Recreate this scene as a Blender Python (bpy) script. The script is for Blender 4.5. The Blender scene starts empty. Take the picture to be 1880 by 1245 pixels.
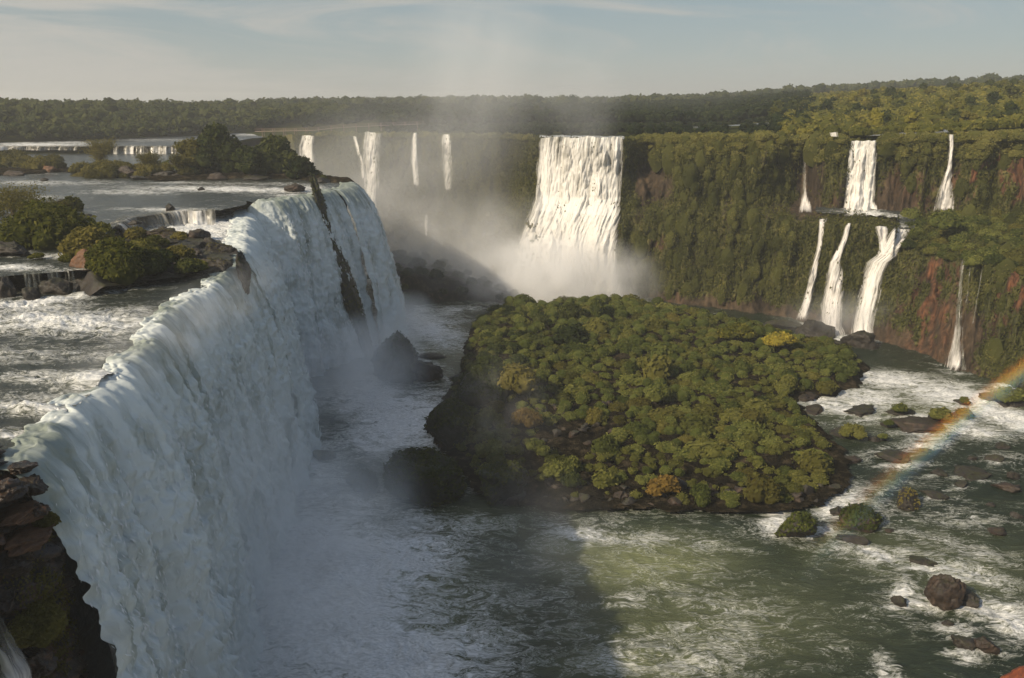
import bpy, math, random
import numpy as np
from mathutils import Vector

rng = np.random.default_rng(11)
random.seed(11)
scene = bpy.context.scene
COL = scene.collection

# ------------------------------------------------------------------ camera geometry
F, PX0, PY0, HZ, CAMZ = 1564.0, 940.0, 622.5, 192.0, 65.0
PITCH = math.atan((PY0 - HZ) / F)
CP, SP = math.cos(PITCH), math.sin(PITCH)

def ray(px, py):
    u = (np.asarray(px, float) - PX0) / F
    v = -(np.asarray(py, float) - PY0) / F
    return u, CP + v * SP, -SP + v * CP

def G(px, py, z):
    """world point at height z seen at a photo position"""
    x, y, zz = ray(px, py)
    t = (z - CAMZ) / zz
    return np.array([x * t, y * t, z + 0 * t])

def D(px, py, Y):
    """world point at depth Y seen at a photo position"""
    x, y, zz = ray(px, py)
    t = Y / y
    return np.array([x * t, Y + 0 * t, CAMZ + zz * t])

def pix(X, Y, Z):
    dz = Z - CAMZ
    fw = Y * CP - dz * SP
    up = Y * SP + dz * CP
    fw = np.maximum(fw, 1e-3)
    return PX0 + F * X / fw, PY0 - F * up / fw

def col_of(X, Y):
    """azimuth expressed as the photo column just under the horizon"""
    return PX0 + X / np.maximum(Y, 1.0) * 1606.0

# ------------------------------------------------------------------ noise
_perm = np.random.default_rng(5).permutation(256)
_perm = np.concatenate([_perm, _perm, _perm])
_grad = np.random.default_rng(6).normal(size=(256, 3))
_grad /= np.linalg.norm(_grad, axis=1)[:, None]

def perlin(p):
    p = np.asarray(p, float)
    i = np.floor(p).astype(np.int64)
    f = p - i
    i &= 255
    w = f * f * f * (f * (f * 6 - 15) + 10)
    out = 0
    for dx in (0, 1):
        wx = w[..., 0] if dx else 1 - w[..., 0]
        for dy in (0, 1):
            wy = w[..., 1] if dy else 1 - w[..., 1]
            for dz in (0, 1):
                wz = w[..., 2] if dz else 1 - w[..., 2]
                h = _perm[_perm[_perm[(i[..., 0] + dx)] + i[..., 1] + dy] + i[..., 2] + dz] & 255
                g = _grad[h]
                d = g[..., 0] * (f[..., 0] - dx) + g[..., 1] * (f[..., 1] - dy) + g[..., 2] * (f[..., 2] - dz)
                out = out + wx * wy * wz * d
    return out * 1.5

def fbm(p, octv=4, gain=0.5, lac=2.03):
    a, s, out = 1.0, 0.0, 0
    p = np.asarray(p, float).copy()
    for _ in range(octv):
        out = out + a * perlin(p)
        s += a
        a *= gain
        p = p * lac + 17.3
    return out / s * 1.6

def ridged(p, octv=4, gain=0.5):
    a, s, out = 1.0, 0.0, 0
    p = np.asarray(p, float).copy()
    for _ in range(octv):
        out = out + a * (1 - np.abs(perlin(p)) * 2)
        s += a
        a *= gain
        p = p * 2.1 + 9.1
    return out / s

def sstep(a, b, x):
    t = np.clip((x - a) / (b - a), 0, 1)
    return t * t * (3 - 2 * t)

def V3(x, y, z):
    return np.stack(np.broadcast_arrays(x, y, z), -1).astype(float)

# ------------------------------------------------------------------ mesh helpers
def mesh_from(name, verts, faces, mat=None, smooth=True, attrs=None, uvw=None, mats=None, fmat=None):
    """faces: (n,3) or (n,4) arrays, or a list of such arrays"""
    if not isinstance(faces, list):
        faces = [faces]
    faces = [np.asarray(f, np.int32) for f in faces if len(f)]
    me = bpy.data.meshes.new(name)
    v = np.ascontiguousarray(verts, dtype=np.float32)
    me.vertices.add(len(v))
    me.vertices.foreach_set('co', v.ravel())
    loops = np.concatenate([f.ravel() for f in faces])
    sizes = np.concatenate([np.full(len(f), f.shape[1], np.int32) for f in faces])
    starts = np.concatenate([[0], np.cumsum(sizes)[:-1]]).astype(np.int32)
    me.loops.add(len(loops))
    me.loops.foreach_set('vertex_index', loops.astype(np.int32))
    me.polygons.add(len(sizes))
    me.polygons.foreach_set('loop_start', starts)
    me.polygons.foreach_set('loop_total', sizes)
    me.polygons.foreach_set('use_smooth', np.full(len(sizes), smooth, dtype=bool))
    for m in (mats or ([mat] if mat else [])):
        me.materials.append(m)
    if fmat is not None:
        me.polygons.foreach_set('material_index', np.asarray(fmat, np.int32))
    me.update(calc_edges=True)
    for k, a in (attrs or {}).items():
        at = me.attributes.new(k, 'FLOAT', 'POINT')
        at.data.foreach_set('value', np.asarray(a, np.float32).ravel())
    if uvw is not None:
        at = me.attributes.new('flow', 'FLOAT_VECTOR', 'POINT')
        at.data.foreach_set('vector', np.asarray(uvw, np.float32).ravel())
    me.validate()
    return me

def grid_faces(nu, nv):
    i = np.arange(nu * nv).reshape(nu, nv)
    return np.stack([i[:-1, :-1], i[1:, :-1], i[1:, 1:], i[:-1, 1:]], -1).reshape(-1, 4)

def tag(o, label, cat, group=None, kind=None):
    o['label'] = label
    o['category'] = cat
    if group: o['group'] = group
    if kind: o['kind'] = kind
    return o

def link(name, me, parent=None, loc=None):
    o = bpy.data.objects.new(name, me)
    COL.objects.link(o)
    if parent: o.parent = parent
    if loc is not None: o.location = Vector([float(c) for c in loc])
    return o

def empty(name, loc, rz=0.0):
    o = bpy.data.objects.new(name, None)
    o.empty_display_size = 1.0
    COL.objects.link(o)
    o.location = Vector([float(c) for c in loc])
    o.rotation_euler = (0, 0, rz)
    return o

_ico = {}
def ico(sub):
    if sub not in _ico:
        import bmesh
        bm = bmesh.new()
        bmesh.ops.create_icosphere(bm, subdivisions=sub, radius=1.0)
        v = np.array([q.co[:] for q in bm.verts])
        f = np.array([[q.index for q in t.verts] for t in bm.faces])
        bm.free()
        _ico[sub] = (v, f)
    return _ico[sub]

# ------------------------------------------------------------------ node helper
class NT:
    def __init__(self, tree):
        self.t = tree
        tree.nodes.clear()
    def n(self, typ, inp=None, **props):
        nd = self.t.nodes.new(typ)
        for k, v in props.items():
            setattr(nd, k, v)
        for k, v in (inp or {}).items():
            s = nd.inputs[k]
            if isinstance(v, bpy.types.NodeSocket):
                self.t.links.new(v, s)
            else:
                s.default_value = v
        return nd
    def math(self, op, a, b=0.0, c=0.0, clamp=False):
        return self.n('ShaderNodeMath', {0: a, 1: b, 2: c}, operation=op, use_clamp=clamp).outputs[0]
    def vmath(self, op, a, b=(0, 0, 0)):
        return self.n('ShaderNodeVectorMath', {0: a, 1: b}, operation=op).outputs[0]
    def mix(self, f, a, b):
        nd = self.n('ShaderNodeMix', data_type='RGBA')
        for i, v in ((0, f), (6, a), (7, b)):
            if isinstance(v, bpy.types.NodeSocket): self.t.links.new(v, nd.inputs[i])
            else: nd.inputs[i].default_value = v
        return nd.outputs[2]
    def mixs(self, f, a, b):
        return self.n('ShaderNodeMixShader', {0: f, 1: a, 2: b}).outputs[0]
    def noise(self, vec, scale, detail=4, rough=0.55, dist=0.0):
        return self.n('ShaderNodeTexNoise', {'Vector': vec, 'Scale': scale, 'Detail': detail, 'Roughness': rough, 'Distortion': dist}).outputs[0]
    def ramp(self, f, stops, interp='LINEAR'):
        nd = self.n('ShaderNodeValToRGB', {0: f})
        cr = nd.color_ramp
        cr.interpolation = interp
        while len(cr.elements) < len(stops): cr.elements.new(0.5)
        for e, (p, c) in zip(cr.elements, stops):
            e.position = p
            e.color = c if len(c) == 4 else (*c, 1)
        return nd.outputs[0]
    def rng(self, f, a, b, c=0.0, d=1.0, smooth=False):
        nd = self.n('ShaderNodeMapRange', {0: f, 1: a, 2: b, 3: c, 4: d}, clamp=True)
        if smooth: nd.interpolation_type = 'SMOOTHSTEP'
        return nd.outputs[0]
    def attr(self, name, out=2):
        return self.n('ShaderNodeAttribute', attribute_name=name).outputs[out]
    def out(self, surf=None, vol=None):
        o = self.n('ShaderNodeOutputMaterial')
        if surf is not None: self.t.links.new(surf, o.inputs[0])
        if vol is not None: self.t.links.new(vol, o.inputs[1])

def C4(c): return (c[0], c[1], c[2], 1.0)

def newmat(name):
    m = bpy.data.materials.new(name)
    m.use_nodes = True
    return m, NT(m.node_tree)

def leaf_mat(name, dark, mid, light, nscale=0.35, transl=0.35, hue=0.0):
    m, N = newmat(name)
    tint = N.attr('tint')
    oi = N.n('ShaderNodeObjectInfo')
    tc = N.n('ShaderNodeTexCoord').outputs['Object']
    nz = N.noise(N.vmath('ADD', tc, N.n('ShaderNodeCombineXYZ', {0: N.math('MULTIPLY', oi.outputs['Random'], 97.0)}).outputs[0]), nscale, 3, 0.6)
    f = N.math('ADD', N.math('MULTIPLY', tint, 0.42), N.math('MULTIPLY', nz, 0.62))
    f = N.math('ADD', f, N.math('MULTIPLY', N.math('SUBTRACT', oi.outputs['Random'], 0.3), 0.42))
    col = N.ramp(f, [(0.22, dark), (0.55, mid), (0.9, light)])
    if hue:
        col2 = N.mix(N.rng(N.math('FRACT', N.math('MULTIPLY', oi.outputs['Random'], 7.31)), 0.55, 1.0), col, N.mix(0.5, col, C4((0.13, 0.085, 0.02))))
        col = N.mix(hue, col, col2)
    d = N.n('ShaderNodeBsdfDiffuse', {0: col, 1: 0.5}).outputs[0]
    t = N.n('ShaderNodeBsdfTranslucent', {0: N.mix(0.5, col, C4((light[0], light[1] * 1.1, light[2])))}).outputs[0]
    N.out(N.mixs(transl, d, t))
    return m

M = {}
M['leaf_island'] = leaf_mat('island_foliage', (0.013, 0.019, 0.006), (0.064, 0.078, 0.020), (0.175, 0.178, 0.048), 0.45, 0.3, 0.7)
M['leaf_shade'] = leaf_mat('dark_and_shaded_foliage', (0.009, 0.014, 0.005), (0.032, 0.042, 0.013), (0.088, 0.094, 0.028), 0.35, 0.25)  # dark leaf tone, also painting the shade on the island corner and bank
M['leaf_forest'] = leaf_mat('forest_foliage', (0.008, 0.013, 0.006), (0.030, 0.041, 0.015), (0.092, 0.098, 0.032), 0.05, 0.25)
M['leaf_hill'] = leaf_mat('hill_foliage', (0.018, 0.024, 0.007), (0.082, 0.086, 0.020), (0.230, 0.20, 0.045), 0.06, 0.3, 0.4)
M['leaf_cliff'] = leaf_mat('hanging_foliage', (0.020, 0.025, 0.008), (0.086, 0.088, 0.026), (0.21, 0.188, 0.058), 0.10, 0.3)
M['leaf_olive'] = leaf_mat('olive_foliage', (0.032, 0.031, 0.009), (0.098, 0.090, 0.024), (0.20, 0.168, 0.045), 0.5, 0.35)
M['leaf_yellow'] = leaf_mat('yellow_blossom', (0.03, 0.04, 0.010), (0.095, 0.095, 0.018), (0.38, 0.30, 0.045), 0.8, 0.3)
M['leaf_rust'] = leaf_mat('rusty_foliage', (0.05, 0.035, 0.01), (0.12, 0.08, 0.02), (0.22, 0.14, 0.035), 0.5, 0.3)

def rock_mat(name, dark, mid, light, moss=(0.05, 0.055, 0.012), mossamt=0.35, rough=0.75, scale=0.5):
    m, N = newmat(name)
    pos = N.n('ShaderNodeNewGeometry')
    p = pos.outputs['Position']
    n1 = N.noise(p, scale, 8, 0.65)
    n2 = N.noise(p, scale * 5, 6, 0.6)
    col = N.ramp(N.math('ADD', N.math('MULTIPLY', n1, 0.65), N.math('MULTIPLY', n2, 0.35)), [(0.32, dark), (0.52, mid), (0.72, light)])
    nz = N.n('ShaderNodeSeparateXYZ', {0: pos.outputs['Normal']}).outputs[2]
    mk = N.math('ADD', N.math('MULTIPLY', nz, 0.5), N.math('SUBTRACT', N.noise(p, scale * 1.7, 5, 0.6), 0.5))
    mk = N.math('MULTIPLY', N.rng(mk, 0.35, 0.6), mossamt)
    col = N.mix(mk, col, C4(moss))
    h = N.math('ADD', N.math('MULTIPLY', n1, 1.0), N.math('MULTIPLY', n2, 0.4))
    b = N.n('ShaderNodeBump', {'Strength': 0.8, 'Distance': 0.6 / scale * 0.3, 'Height': h}).outputs[0]
    rg = N.rng(n2, 0.3, 0.7, rough - 0.3, rough + 0.1)
    s = N.n('ShaderNodeBsdfPrincipled', {'Base Color': col, 'Roughness': rg, 'Normal': b, 'Specular IOR Level': 0.4}).outputs[0]
    N.out(s)
    return m

M['rock_dark'] = rock_mat('wet_dark_rock', (0.008, 0.007, 0.006), (0.022, 0.018, 0.014), (0.055, 0.042, 0.03), mossamt=0.45)
M['rock_brown'] = rock_mat('brown_rock', (0.009, 0.007, 0.005), (0.030, 0.020, 0.014), (0.080, 0.048, 0.030), mossamt=0.25)
M['rock_orange'] = rock_mat('orange_rock', (0.03, 0.015, 0.008), (0.10, 0.048, 0.022), (0.20, 0.095, 0.045), mossamt=0.08)
M['rock_green'] = rock_mat('overgrown_rock', (0.006, 0.007, 0.004), (0.018, 0.018, 0.009), (0.04, 0.036, 0.017), moss=(0.032, 0.042, 0.012), mossamt=0.95, scale=0.35)
M['rust_rim'] = rock_mat('rust_red_rim', (0.02, 0.008, 0.004), (0.16, 0.040, 0.013), (0.36, 0.10, 0.03), mossamt=0.0, scale=2.2)

def wood_mat():
    m, N = newmat('bark')
    p = N.n('ShaderNodeTexCoord').outputs['Object']
    n = N.noise(N.vmath('MULTIPLY', p, (3, 3, 0.5)), 2.0, 5)
    N.out(N.n('ShaderNodeBsdfPrincipled', {'Base Color': N.ramp(n, [(0.3, (0.03, 0.022, 0.015)), (0.7, (0.12, 0.09, 0.065))]), 'Roughness': 0.9}).outputs[0])
    return m
M['bark'] = wood_mat()

def water_mat(name, deep, turbid, lit, sx, sy, rot, fine=1.0):
    """river water: attribute 'foam' 0..1 gives the amount of foam, 'air' the pale patches of aerated water and painted sunlight"""
    m, N = newmat(name)
    geo = N.n('ShaderNodeNewGeometry')
    p = geo.outputs['Position']
    mp = N.n('ShaderNodeMapping', {'Vector': p, 'Rotation': (0, 0, rot), 'Scale': (sx, sy, 1.0)}).outputs[0]
    wob = N.n('ShaderNodeTexNoise', {'Vector': mp, 'Scale': 0.12 * fine, 'Detail': 3.0}).outputs[1]
    mpw = N.vmath('ADD', mp, N.n('ShaderNodeVectorMath', {0: N.vmath('SUBTRACT', wob, (0.5, 0.5, 0.5)), 'Scale': 9.0 / fine}, operation='SCALE').outputs[0])
    n1 = N.noise(mpw, 0.22 * fine, 9, 0.6, 1.4)
    n2 = N.noise(mpw, 0.75 * fine, 7, 0.6, 2.0)
    n3 = N.noise(mpw, 1.9 * fine, 6, 0.66, 0.8)
    vein = N.math('SUBTRACT', 1.0, N.math('MULTIPLY', N.math('ABSOLUTE', N.math('SUBTRACT', n2, 0.5)), 13.0), clamp=True)
    vein1 = N.math('SUBTRACT', 1.0, N.math('MULTIPLY', N.math('ABSOLUTE', N.math('SUBTRACT', n1, 0.5)), 17.0), clamp=True)
    vein = N.math('MAXIMUM', N.math('MULTIPLY', vein, 0.8), vein1)
    foam = N.attr('foam')
    x = N.math('ADD', foam, N.math('MULTIPLY', N.math('SUBTRACT', n1, 0.5), 1.5))
    x = N.math('ADD', x, N.math('MULTIPLY', N.math('SUBTRACT', n2, 0.5), 1.0))
    x = N.math('ADD', x, N.math('MULTIPLY', N.math('SUBTRACT', n3, 0.5), 0.9))
    body = N.rng(x, 0.46, 0.78)
    vv = N.math('MULTIPLY', vein, N.rng(x, 0.12, 0.5))
    fac = N.math('MAXIMUM', body, N.math('MULTIPLY', vv, 0.85), clamp=True)
    air = N.attr('air')
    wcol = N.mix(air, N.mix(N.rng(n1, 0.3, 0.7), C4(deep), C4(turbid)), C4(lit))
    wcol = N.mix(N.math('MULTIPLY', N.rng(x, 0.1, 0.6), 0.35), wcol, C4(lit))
    hh = N.math('ADD', N.math('MULTIPLY', n1, 0.6), N.math('MULTIPLY', n2, 0.35))
    hh = N.math('ADD', hh, N.math('MULTIPLY', N.noise(mpw, 2.6 * fine, 6, 0.6), 0.12))
    bmp = N.n('ShaderNodeBump', {'Strength': 0.8, 'Distance': 1.2 / fine, 'Height': hh}).outputs[0]
    w = N.n('ShaderNodeBsdfPrincipled', {'Base Color': wcol, 'Roughness': 0.22, 'IOR': 1.33, 'Specular IOR Level': 0.42, 'Normal': bmp}).outputs[0]
    fc = N.ramp(N.noise(mpw, 1.9 * fine, 5, 0.6), [(0.3, (0.42, 0.43, 0.41)), (0.65, (0.80, 0.80, 0.78))])
    fo = N.n('ShaderNodeBsdfDiffuse', {0: fc, 'Normal': bmp}).outputs[0]
    N.out(N.mixs(fac, w, fo))
    return m

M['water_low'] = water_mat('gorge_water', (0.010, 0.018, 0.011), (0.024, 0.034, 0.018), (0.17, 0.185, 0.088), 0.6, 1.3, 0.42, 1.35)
M['water_up'] = water_mat('river_water', (0.020, 0.026, 0.022), (0.034, 0.038, 0.028), (0.12, 0.125, 0.08), 0.7, 1.2, -0.25, 1.6)
M['water_far'] = water_mat('far_river_water', (0.03, 0.036, 0.036), (0.05, 0.055, 0.05), (0.14, 0.14, 0.11), 0.4, 1.0, 0.1, 0.7)

def fall_mat(name, green=(0.16, 0.19, 0.13), white=(0.80, 0.80, 0.78), us=1.0, vs=0.07, alpha=True, amt=1.0):
    """falling water: 'flow' = metres across / metres down, 'thin' = how much dark water shows, 'edge' = opacity"""
    m, N = newmat(name)
    fl = N.attr('flow', 1)
    w = N.n('ShaderNodeTexNoise', {'Vector': N.vmath('MULTIPLY', fl, (0.25, 0.10, 1)), 'Scale': 1.0, 'Detail': 3.0}).outputs[1]
    fw = N.vmath('ADD', fl, N.n('ShaderNodeVectorMath', {0: N.vmath('SUBTRACT', w, (0.5, 0.5, 0.5)), 'Scale': 1.8}, operation='SCALE').outputs[0])
    s1 = N.noise(N.vmath('MULTIPLY', fw, (us, vs, 1)), 1.0, 8, 0.68)
    s2 = N.noise(N.vmath('MULTIPLY', fw, (us * 0.35, vs * 2.2, 1)), 1.0, 7, 0.62)
    thin = N.attr('thin')
    sb = N.noise(N.vmath('MULTIPLY', fw, (us * 0.5, vs * 0.28, 1)), 1.0, 5, 0.6)
    x = N.math('ADD', N.math('MULTIPLY', s1, 0.42), N.math('ADD', N.math('MULTIPLY', s2, 0.26), N.math('MULTIPLY', sb, .32)))
    f = N.math('ADD', N.math('MULTIPLY', N.math('SUBTRACT', x, 0.5), 5.4), N.math('SUBTRACT', N.math('MULTIPLY', thin, 1.55), 0.22))
    f = N.math('MULTIPLY', N.math('ADD', f, 0.0, clamp=True), amt)
    col = N.mix(f, C4(white), C4(green))
    b = N.n('ShaderNodeBump', {'Strength': 0.35 if alpha else 0.5, 'Distance': 0.5 if alpha else .7, 'Height': x}).outputs[0]
    d = N.n('ShaderNodeBsdfDiffuse', {0: col, 'Normal': b}).outputs[0]
    g = N.n('ShaderNodeBsdfGlossy', {0: (1, 1, 1, 1), 1: 0.35, 'Normal': b}).outputs[0]
    t = N.n('ShaderNodeBsdfTranslucent', {0: col, 'Normal': b}).outputs[0]
    s = N.mixs(0.28, d, t)
    s = N.mixs(N.math('MULTIPLY', f, 0.10), s, g)
    if alpha:
        e = N.attr('edge')
        s3 = N.noise(N.vmath('MULTIPLY', fw, (us * 2.6, vs * 1.3, 1)), 1.0, 5, 0.6)
        a = N.math('ADD', N.math('MULTIPLY', e, 1.7), N.math('MULTIPLY', N.math('SUBTRACT', N.math('ADD', N.math('MULTIPLY', s1, .5), N.math('MULTIPLY', s3, .5)), 0.5), 6.0))
        a = N.math('SUBTRACT', a, N.math('MULTIPLY', N.math('MAXIMUM', thin, 0.0), 1.6))
        a = N.rng(a, 0.0, 1.5)
        s = N.mixs(a, N.n('ShaderNodeBsdfTransparent').outputs[0], s)
    N.out(s)
    return m

_m, _N = newmat('spray_flecks')
_N.out(_N.mixs(.35, _N.n('ShaderNodeBsdfDiffuse', {0: (.82, .83, .82, 1)}).outputs[0], _N.n('ShaderNodeBsdfTranslucent', {0: (.82, .83, .82, 1)}).outputs[0]))
M['spray'] = _m
M['fall_near'] = fall_mat('near_falling_water', green=(0.16, 0.20, 0.145), white=(.78, .83, .80), us=0.75, vs=0.04, alpha=False, amt=0.8)
M['fall_far'] = fall_mat('far_falling_water', green=(0.30, 0.28, 0.21), white=(0.88, 0.86, 0.82), us=1.0, vs=0.045)
M['fall_thin'] = fall_mat('thin_falling_water', green=(0.2, 0.2, 0.15), white=(0.85, 0.82, 0.79), us=1.2, vs=0.09)

def cliff_mat():
    m, N = newmat('overgrown_cliff')
    geo = N.n('ShaderNodeNewGeometry')
    p = geo.outputs['Position']
    ps = N.vmath('MULTIPLY', p, (1, 1, 0.35))
    n1 = N.noise(ps, 0.12, 7, 0.62)
    n2 = N.noise(ps, 0.7, 7, 0.6)
    rock = N.ramp(N.math('ADD', N.math('MULTIPLY', n1, 0.5), N.math('MULTIPLY', n2, 0.5)), [(0.35, (0.014, 0.011, 0.008)), (0.5, (0.045, 0.032, 0.02)), (0.68, (0.11, 0.075, 0.045))])
    red = N.ramp(n2, [(0.35, (0.035, 0.016, 0.009)), (0.65, (0.19, 0.080, 0.038))])
    rock = N.mix(N.attr('red'), rock, red)
    gr = N.ramp(N.math('ADD', N.math('MULTIPLY', n1, 0.45), N.math('MULTIPLY', n2, 0.55)), [(0.36, (0.024, 0.027, 0.010)), (0.52, (0.070, 0.069, 0.023)), (0.68, (0.14, 0.118, 0.042))])
    v = N.rng(N.math('ADD', N.attr('veg'), N.math('MULTIPLY', N.math('SUBTRACT', n2, 0.5), 0.9)), 0.4, 0.6)
    col = N.mix(v, rock, gr)
    b = N.n('ShaderNodeBump', {'Strength': 1.0, 'Distance': 1.0, 'Height': n2}).outputs[0]
    N.out(N.n('ShaderNodeBsdfPrincipled', {'Base Color': col, 'Roughness': 0.9, 'Normal': b, 'Specular IOR Level': 0.2}).outputs[0])
    return m
M['cliff'] = cliff_mat()

def ground_mat(name, a, b, c, scale):
    m, N = newmat(name)
    p = N.n('ShaderNodeNewGeometry').outputs['Position']
    n = N.noise(p, scale, 9, 0.65)
    bp = N.n('ShaderNodeBump', {'Strength': 1.0, 'Distance': 1.0, 'Height': N.noise(p, scale * 6, 6, 0.6)}).outputs[0]
    N.out(N.n('ShaderNodeBsdfDiffuse', {0: N.ramp(n, [(0.35, a), (0.52, b), (0.68, c)]), 'Normal': bp}).outputs[0])
    return m
M['ground'] = ground_mat('forest_floor', (0.018, 0.022, 0.008), (0.036, 0.042, 0.012), (0.07, 0.066, 0.02), 0.06)
M['islet'] = ground_mat('island_soil', (0.008, 0.007, 0.005), (0.024, 0.020, 0.012), (0.085, 0.066, 0.042), 0.55)

# ------------------------------------------------------------------ foliage builders
def leaves(c, n, size, tilt=0.7, aspect=0.6, droop=0.0):
    """n leaf-sized quads at centres c facing roughly n; returns verts, faces, tint"""
    k = len(c)
    nr = n + rng.normal(size=(k, 3)) * tilt
    nr /= np.linalg.norm(nr, axis=1)[:, None] + 1e-9
    r = rng.normal(size=(k, 3))
    if droop:
        r = r * (1 - droop) + np.array([0, 0, -1.0]) * droop * 2
    t = r - nr * np.sum(r * nr, 1)[:, None]
    t /= np.linalg.norm(t, axis=1)[:, None] + 1e-9
    b = np.cross(nr, t)
    s = np.asarray(size).reshape(-1, 1) * np.ones((k, 1)) * rng.uniform(0.7, 1.3, (k, 1))
    a = aspect
    v = np.stack([c + t * s, c + b * s * a, c - t * s, c - b * s * a], 1).reshape(-1, 3)
    f = np.arange(4 * k).reshape(k, 4)
    tint = np.repeat(np.clip(rng.normal(0.5, 0.24, k), 0, 1), 4)
    return v, f, tint

def lumps_cloud(centers, radii, per, size, squash=1.0, tilt=0.6, core=True, coresub=2, inner=0.25, coretint=0.15):
    """leaf clumps spread over a set of lumps: outer shell, some leaves deeper inside, a rough inner core"""
    VV, Q, T3, TT = [], [], [], []
    base = 0
    cen = np.asarray(centers, float); rad = np.asarray(radii, float)
    for c, r in zip(cen, rad):
        k = max(6, int(per * r * r))
        d = rng.normal(size=(k, 3)); d /= np.linalg.norm(d, axis=1)[:, None]
        d[:, 2] = np.where(d[:, 2] < -0.35, -d[:, 2], d[:, 2])
        bump = 1 + 0.16 * fbm(d * 2.2 + c * 0.7, 2)
        depth = 1 - inner * rng.random(k) ** 2
        pos = d * (r * bump * depth)[:, None]
        pos[:, 2] *= squash
        pos += c
        # drop leaves buried in the other lumps
        keep = np.ones(k, bool)
        for c2, r2 in zip(cen, rad):
            if r2 == r and np.all(c2 == c): continue
            q = pos - c2; q[:, 2] /= squash
            keep &= np.sum(q * q, 1) > (0.72 * r2) ** 2
        pos, dd = pos[keep], d[keep]
        if len(pos):
            v, f, t = leaves(pos, dd + np.array([0, 0, 0.25]), size * rng.uniform(.7, 1.5, (len(pos), 1)), tilt + .25)
            VV.append(v); Q.append(f + base); TT.append(t); base += len(v)
        if core:
            iv, f3 = ico(coresub)
            v = iv * (r * 0.80 * (1 + 0.18 * fbm(iv * 1.9 + c, 3)))[:, None]
            v[:, 2] *= squash
            v = v + c
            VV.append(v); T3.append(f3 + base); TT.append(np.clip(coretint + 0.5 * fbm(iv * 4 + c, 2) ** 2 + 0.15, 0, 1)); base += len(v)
    return np.concatenate(VV), [np.concatenate(T3) if T3 else np.zeros((0, 3), int), np.concatenate(Q)], np.concatenate(TT)

def bush_mesh(name, mat, r=1.0, n=6, size=0.12, per=70, flat=0.8, spread=0.6, tall=0.0):
    cs, rs = [(0, 0, 0.45 * r * (1 + tall))], [0.62 * r]
    for _ in range(n):
        a = rng.uniform(0, 2 * math.pi); q = spread * r * math.sqrt(rng.uniform(0.15, 1))
        rr = r * rng.uniform(0.30, 0.55)
        cs.append((q * math.cos(a), q * math.sin(a), max(0.2 * r, (0.75 - 0.45 * q / (spread * r)) * r * rng.uniform(0.6, 1.0) * (1 + tall))))
        rs.append(rr)
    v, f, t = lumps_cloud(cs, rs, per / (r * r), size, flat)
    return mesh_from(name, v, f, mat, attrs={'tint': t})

def feathery_mesh(name, mat, r=1.0, h=1.0, n=1600, size=0.06, stems=14):
    """open shrub: leaves gathered along arching stems, sky shows through"""
    P, Nn = [], []
    VS, FS = [], []
    base = 0
    for s in range(stems):
        a = rng.uniform(0, 2 * math.pi); reach = r * rng.uniform(0.35, 1.0); hh = h * rng.uniform(0.6, 1.05)
        t = np.linspace(0, 1, 8)
        cx = np.cos(a) * reach * t ** 1.4; cy = np.sin(a) * reach * t ** 1.4; cz = hh * (1 - (1 - t) ** 1.7)
        ctr = np.stack([cx, cy, cz], 1)
        w = 0.018 * r * (1.1 - t)
        ring = [(ctr + np.stack([np.cos(b) * w, np.sin(b) * w, 0 * w], 1)) for b in (0, 2.09, 4.19)]
        vs = np.stack(ring, 1).reshape(-1, 3)
        i = np.arange(24).reshape(8, 3)
        fs = np.concatenate([np.stack([i[:-1, k], i[:-1, (k + 1) % 3], i[1:, (k + 1) % 3], i[1:, k]], 1) for k in range(3)])
        VS.append(vs); FS.append(fs + base); base += 24
        k = n // stems
        tt = rng.uniform(0.3, 1.05, k)
        pc = np.stack([np.interp(tt, t, ctr[:, j]) for j in range(3)], 1)
        off = rng.normal(size=(k, 3)) * np.array([1, 1, 0.75]) * (0.16 * r)
        P.append(pc + off); Nn.append(off / (np.linalg.norm(off, axis=1)[:, None] + 1e-6) + np.array([0, 0, 0.6]))
    v, f, t = leaves(np.concatenate(P), np.concatenate(Nn), size, 0.8, 0.5)
    sv = np.concatenate(VS)
    vv = np.concatenate([sv, v]); ff = np.concatenate([np.concatenate(FS), f + len(sv)])
    return mesh_from(name, vv, ff, mats=[mat, M['bark']], attrs={'tint': np.concatenate([np.zeros(len(sv)), t])},
                     fmat=np.concatenate([np.ones(len(sv) // 24 * 21, int), np.zeros(len(f), int)]))

def trunk_mesh(name, h, r, limbs=5, spread=1.0):
    VS, FS = [], []
    base = 0
    def tube(pts, rad):
        nonlocal base
        pts = np.asarray(pts, float)
        k = 7
        ang = np.linspace(0, 2 * math.pi, k, endpoint=False)
        vs = []
        for p, q in zip(pts, rad):
            vs.append(np.stack([p[0] + np.cos(ang) * q, p[1] + np.sin(ang) * q, np.full(k, p[2])], 1))
        vs = np.concatenate(vs)
        i = np.arange(len(vs)).reshape(-1, k)
        fs = np.concatenate([np.stack([i[:-1, j], i[:-1, (j + 1) % k], i[1:, (j + 1) % k], i[1:, j]], 1) for j in range(k)])
        VS.append(vs); FS.append(fs + base); base += len(vs)
    z = np.linspace(-0.4, h, 7)
    bend = np.cumsum(rng.normal(0, 0.03 * h, (7, 2)), 0)
    bend -= bend[0]
    tube(np.stack([bend[:, 0], bend[:, 1], z], 1), np.linspace(r * 1.25, r * 0.4, 7))
    for i in range(limbs):
        k = rng.integers(3, 6)
        a = rng.uniform(0, 6.28); L = spread * rng.uniform(0.6, 1.0)
        t = np.linspace(0, 1, 5)
        tube(np.stack([bend[k, 0] + np.cos(a) * L * t, bend[k, 1] + np.sin(a) * L * t, z[k] + L * 0.8 * t ** 0.8], 1), np.linspace(r * 0.45, r * 0.08, 5))
    return mesh_from(name, np.concatenate(VS), np.concatenate(FS), M['bark'])

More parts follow.
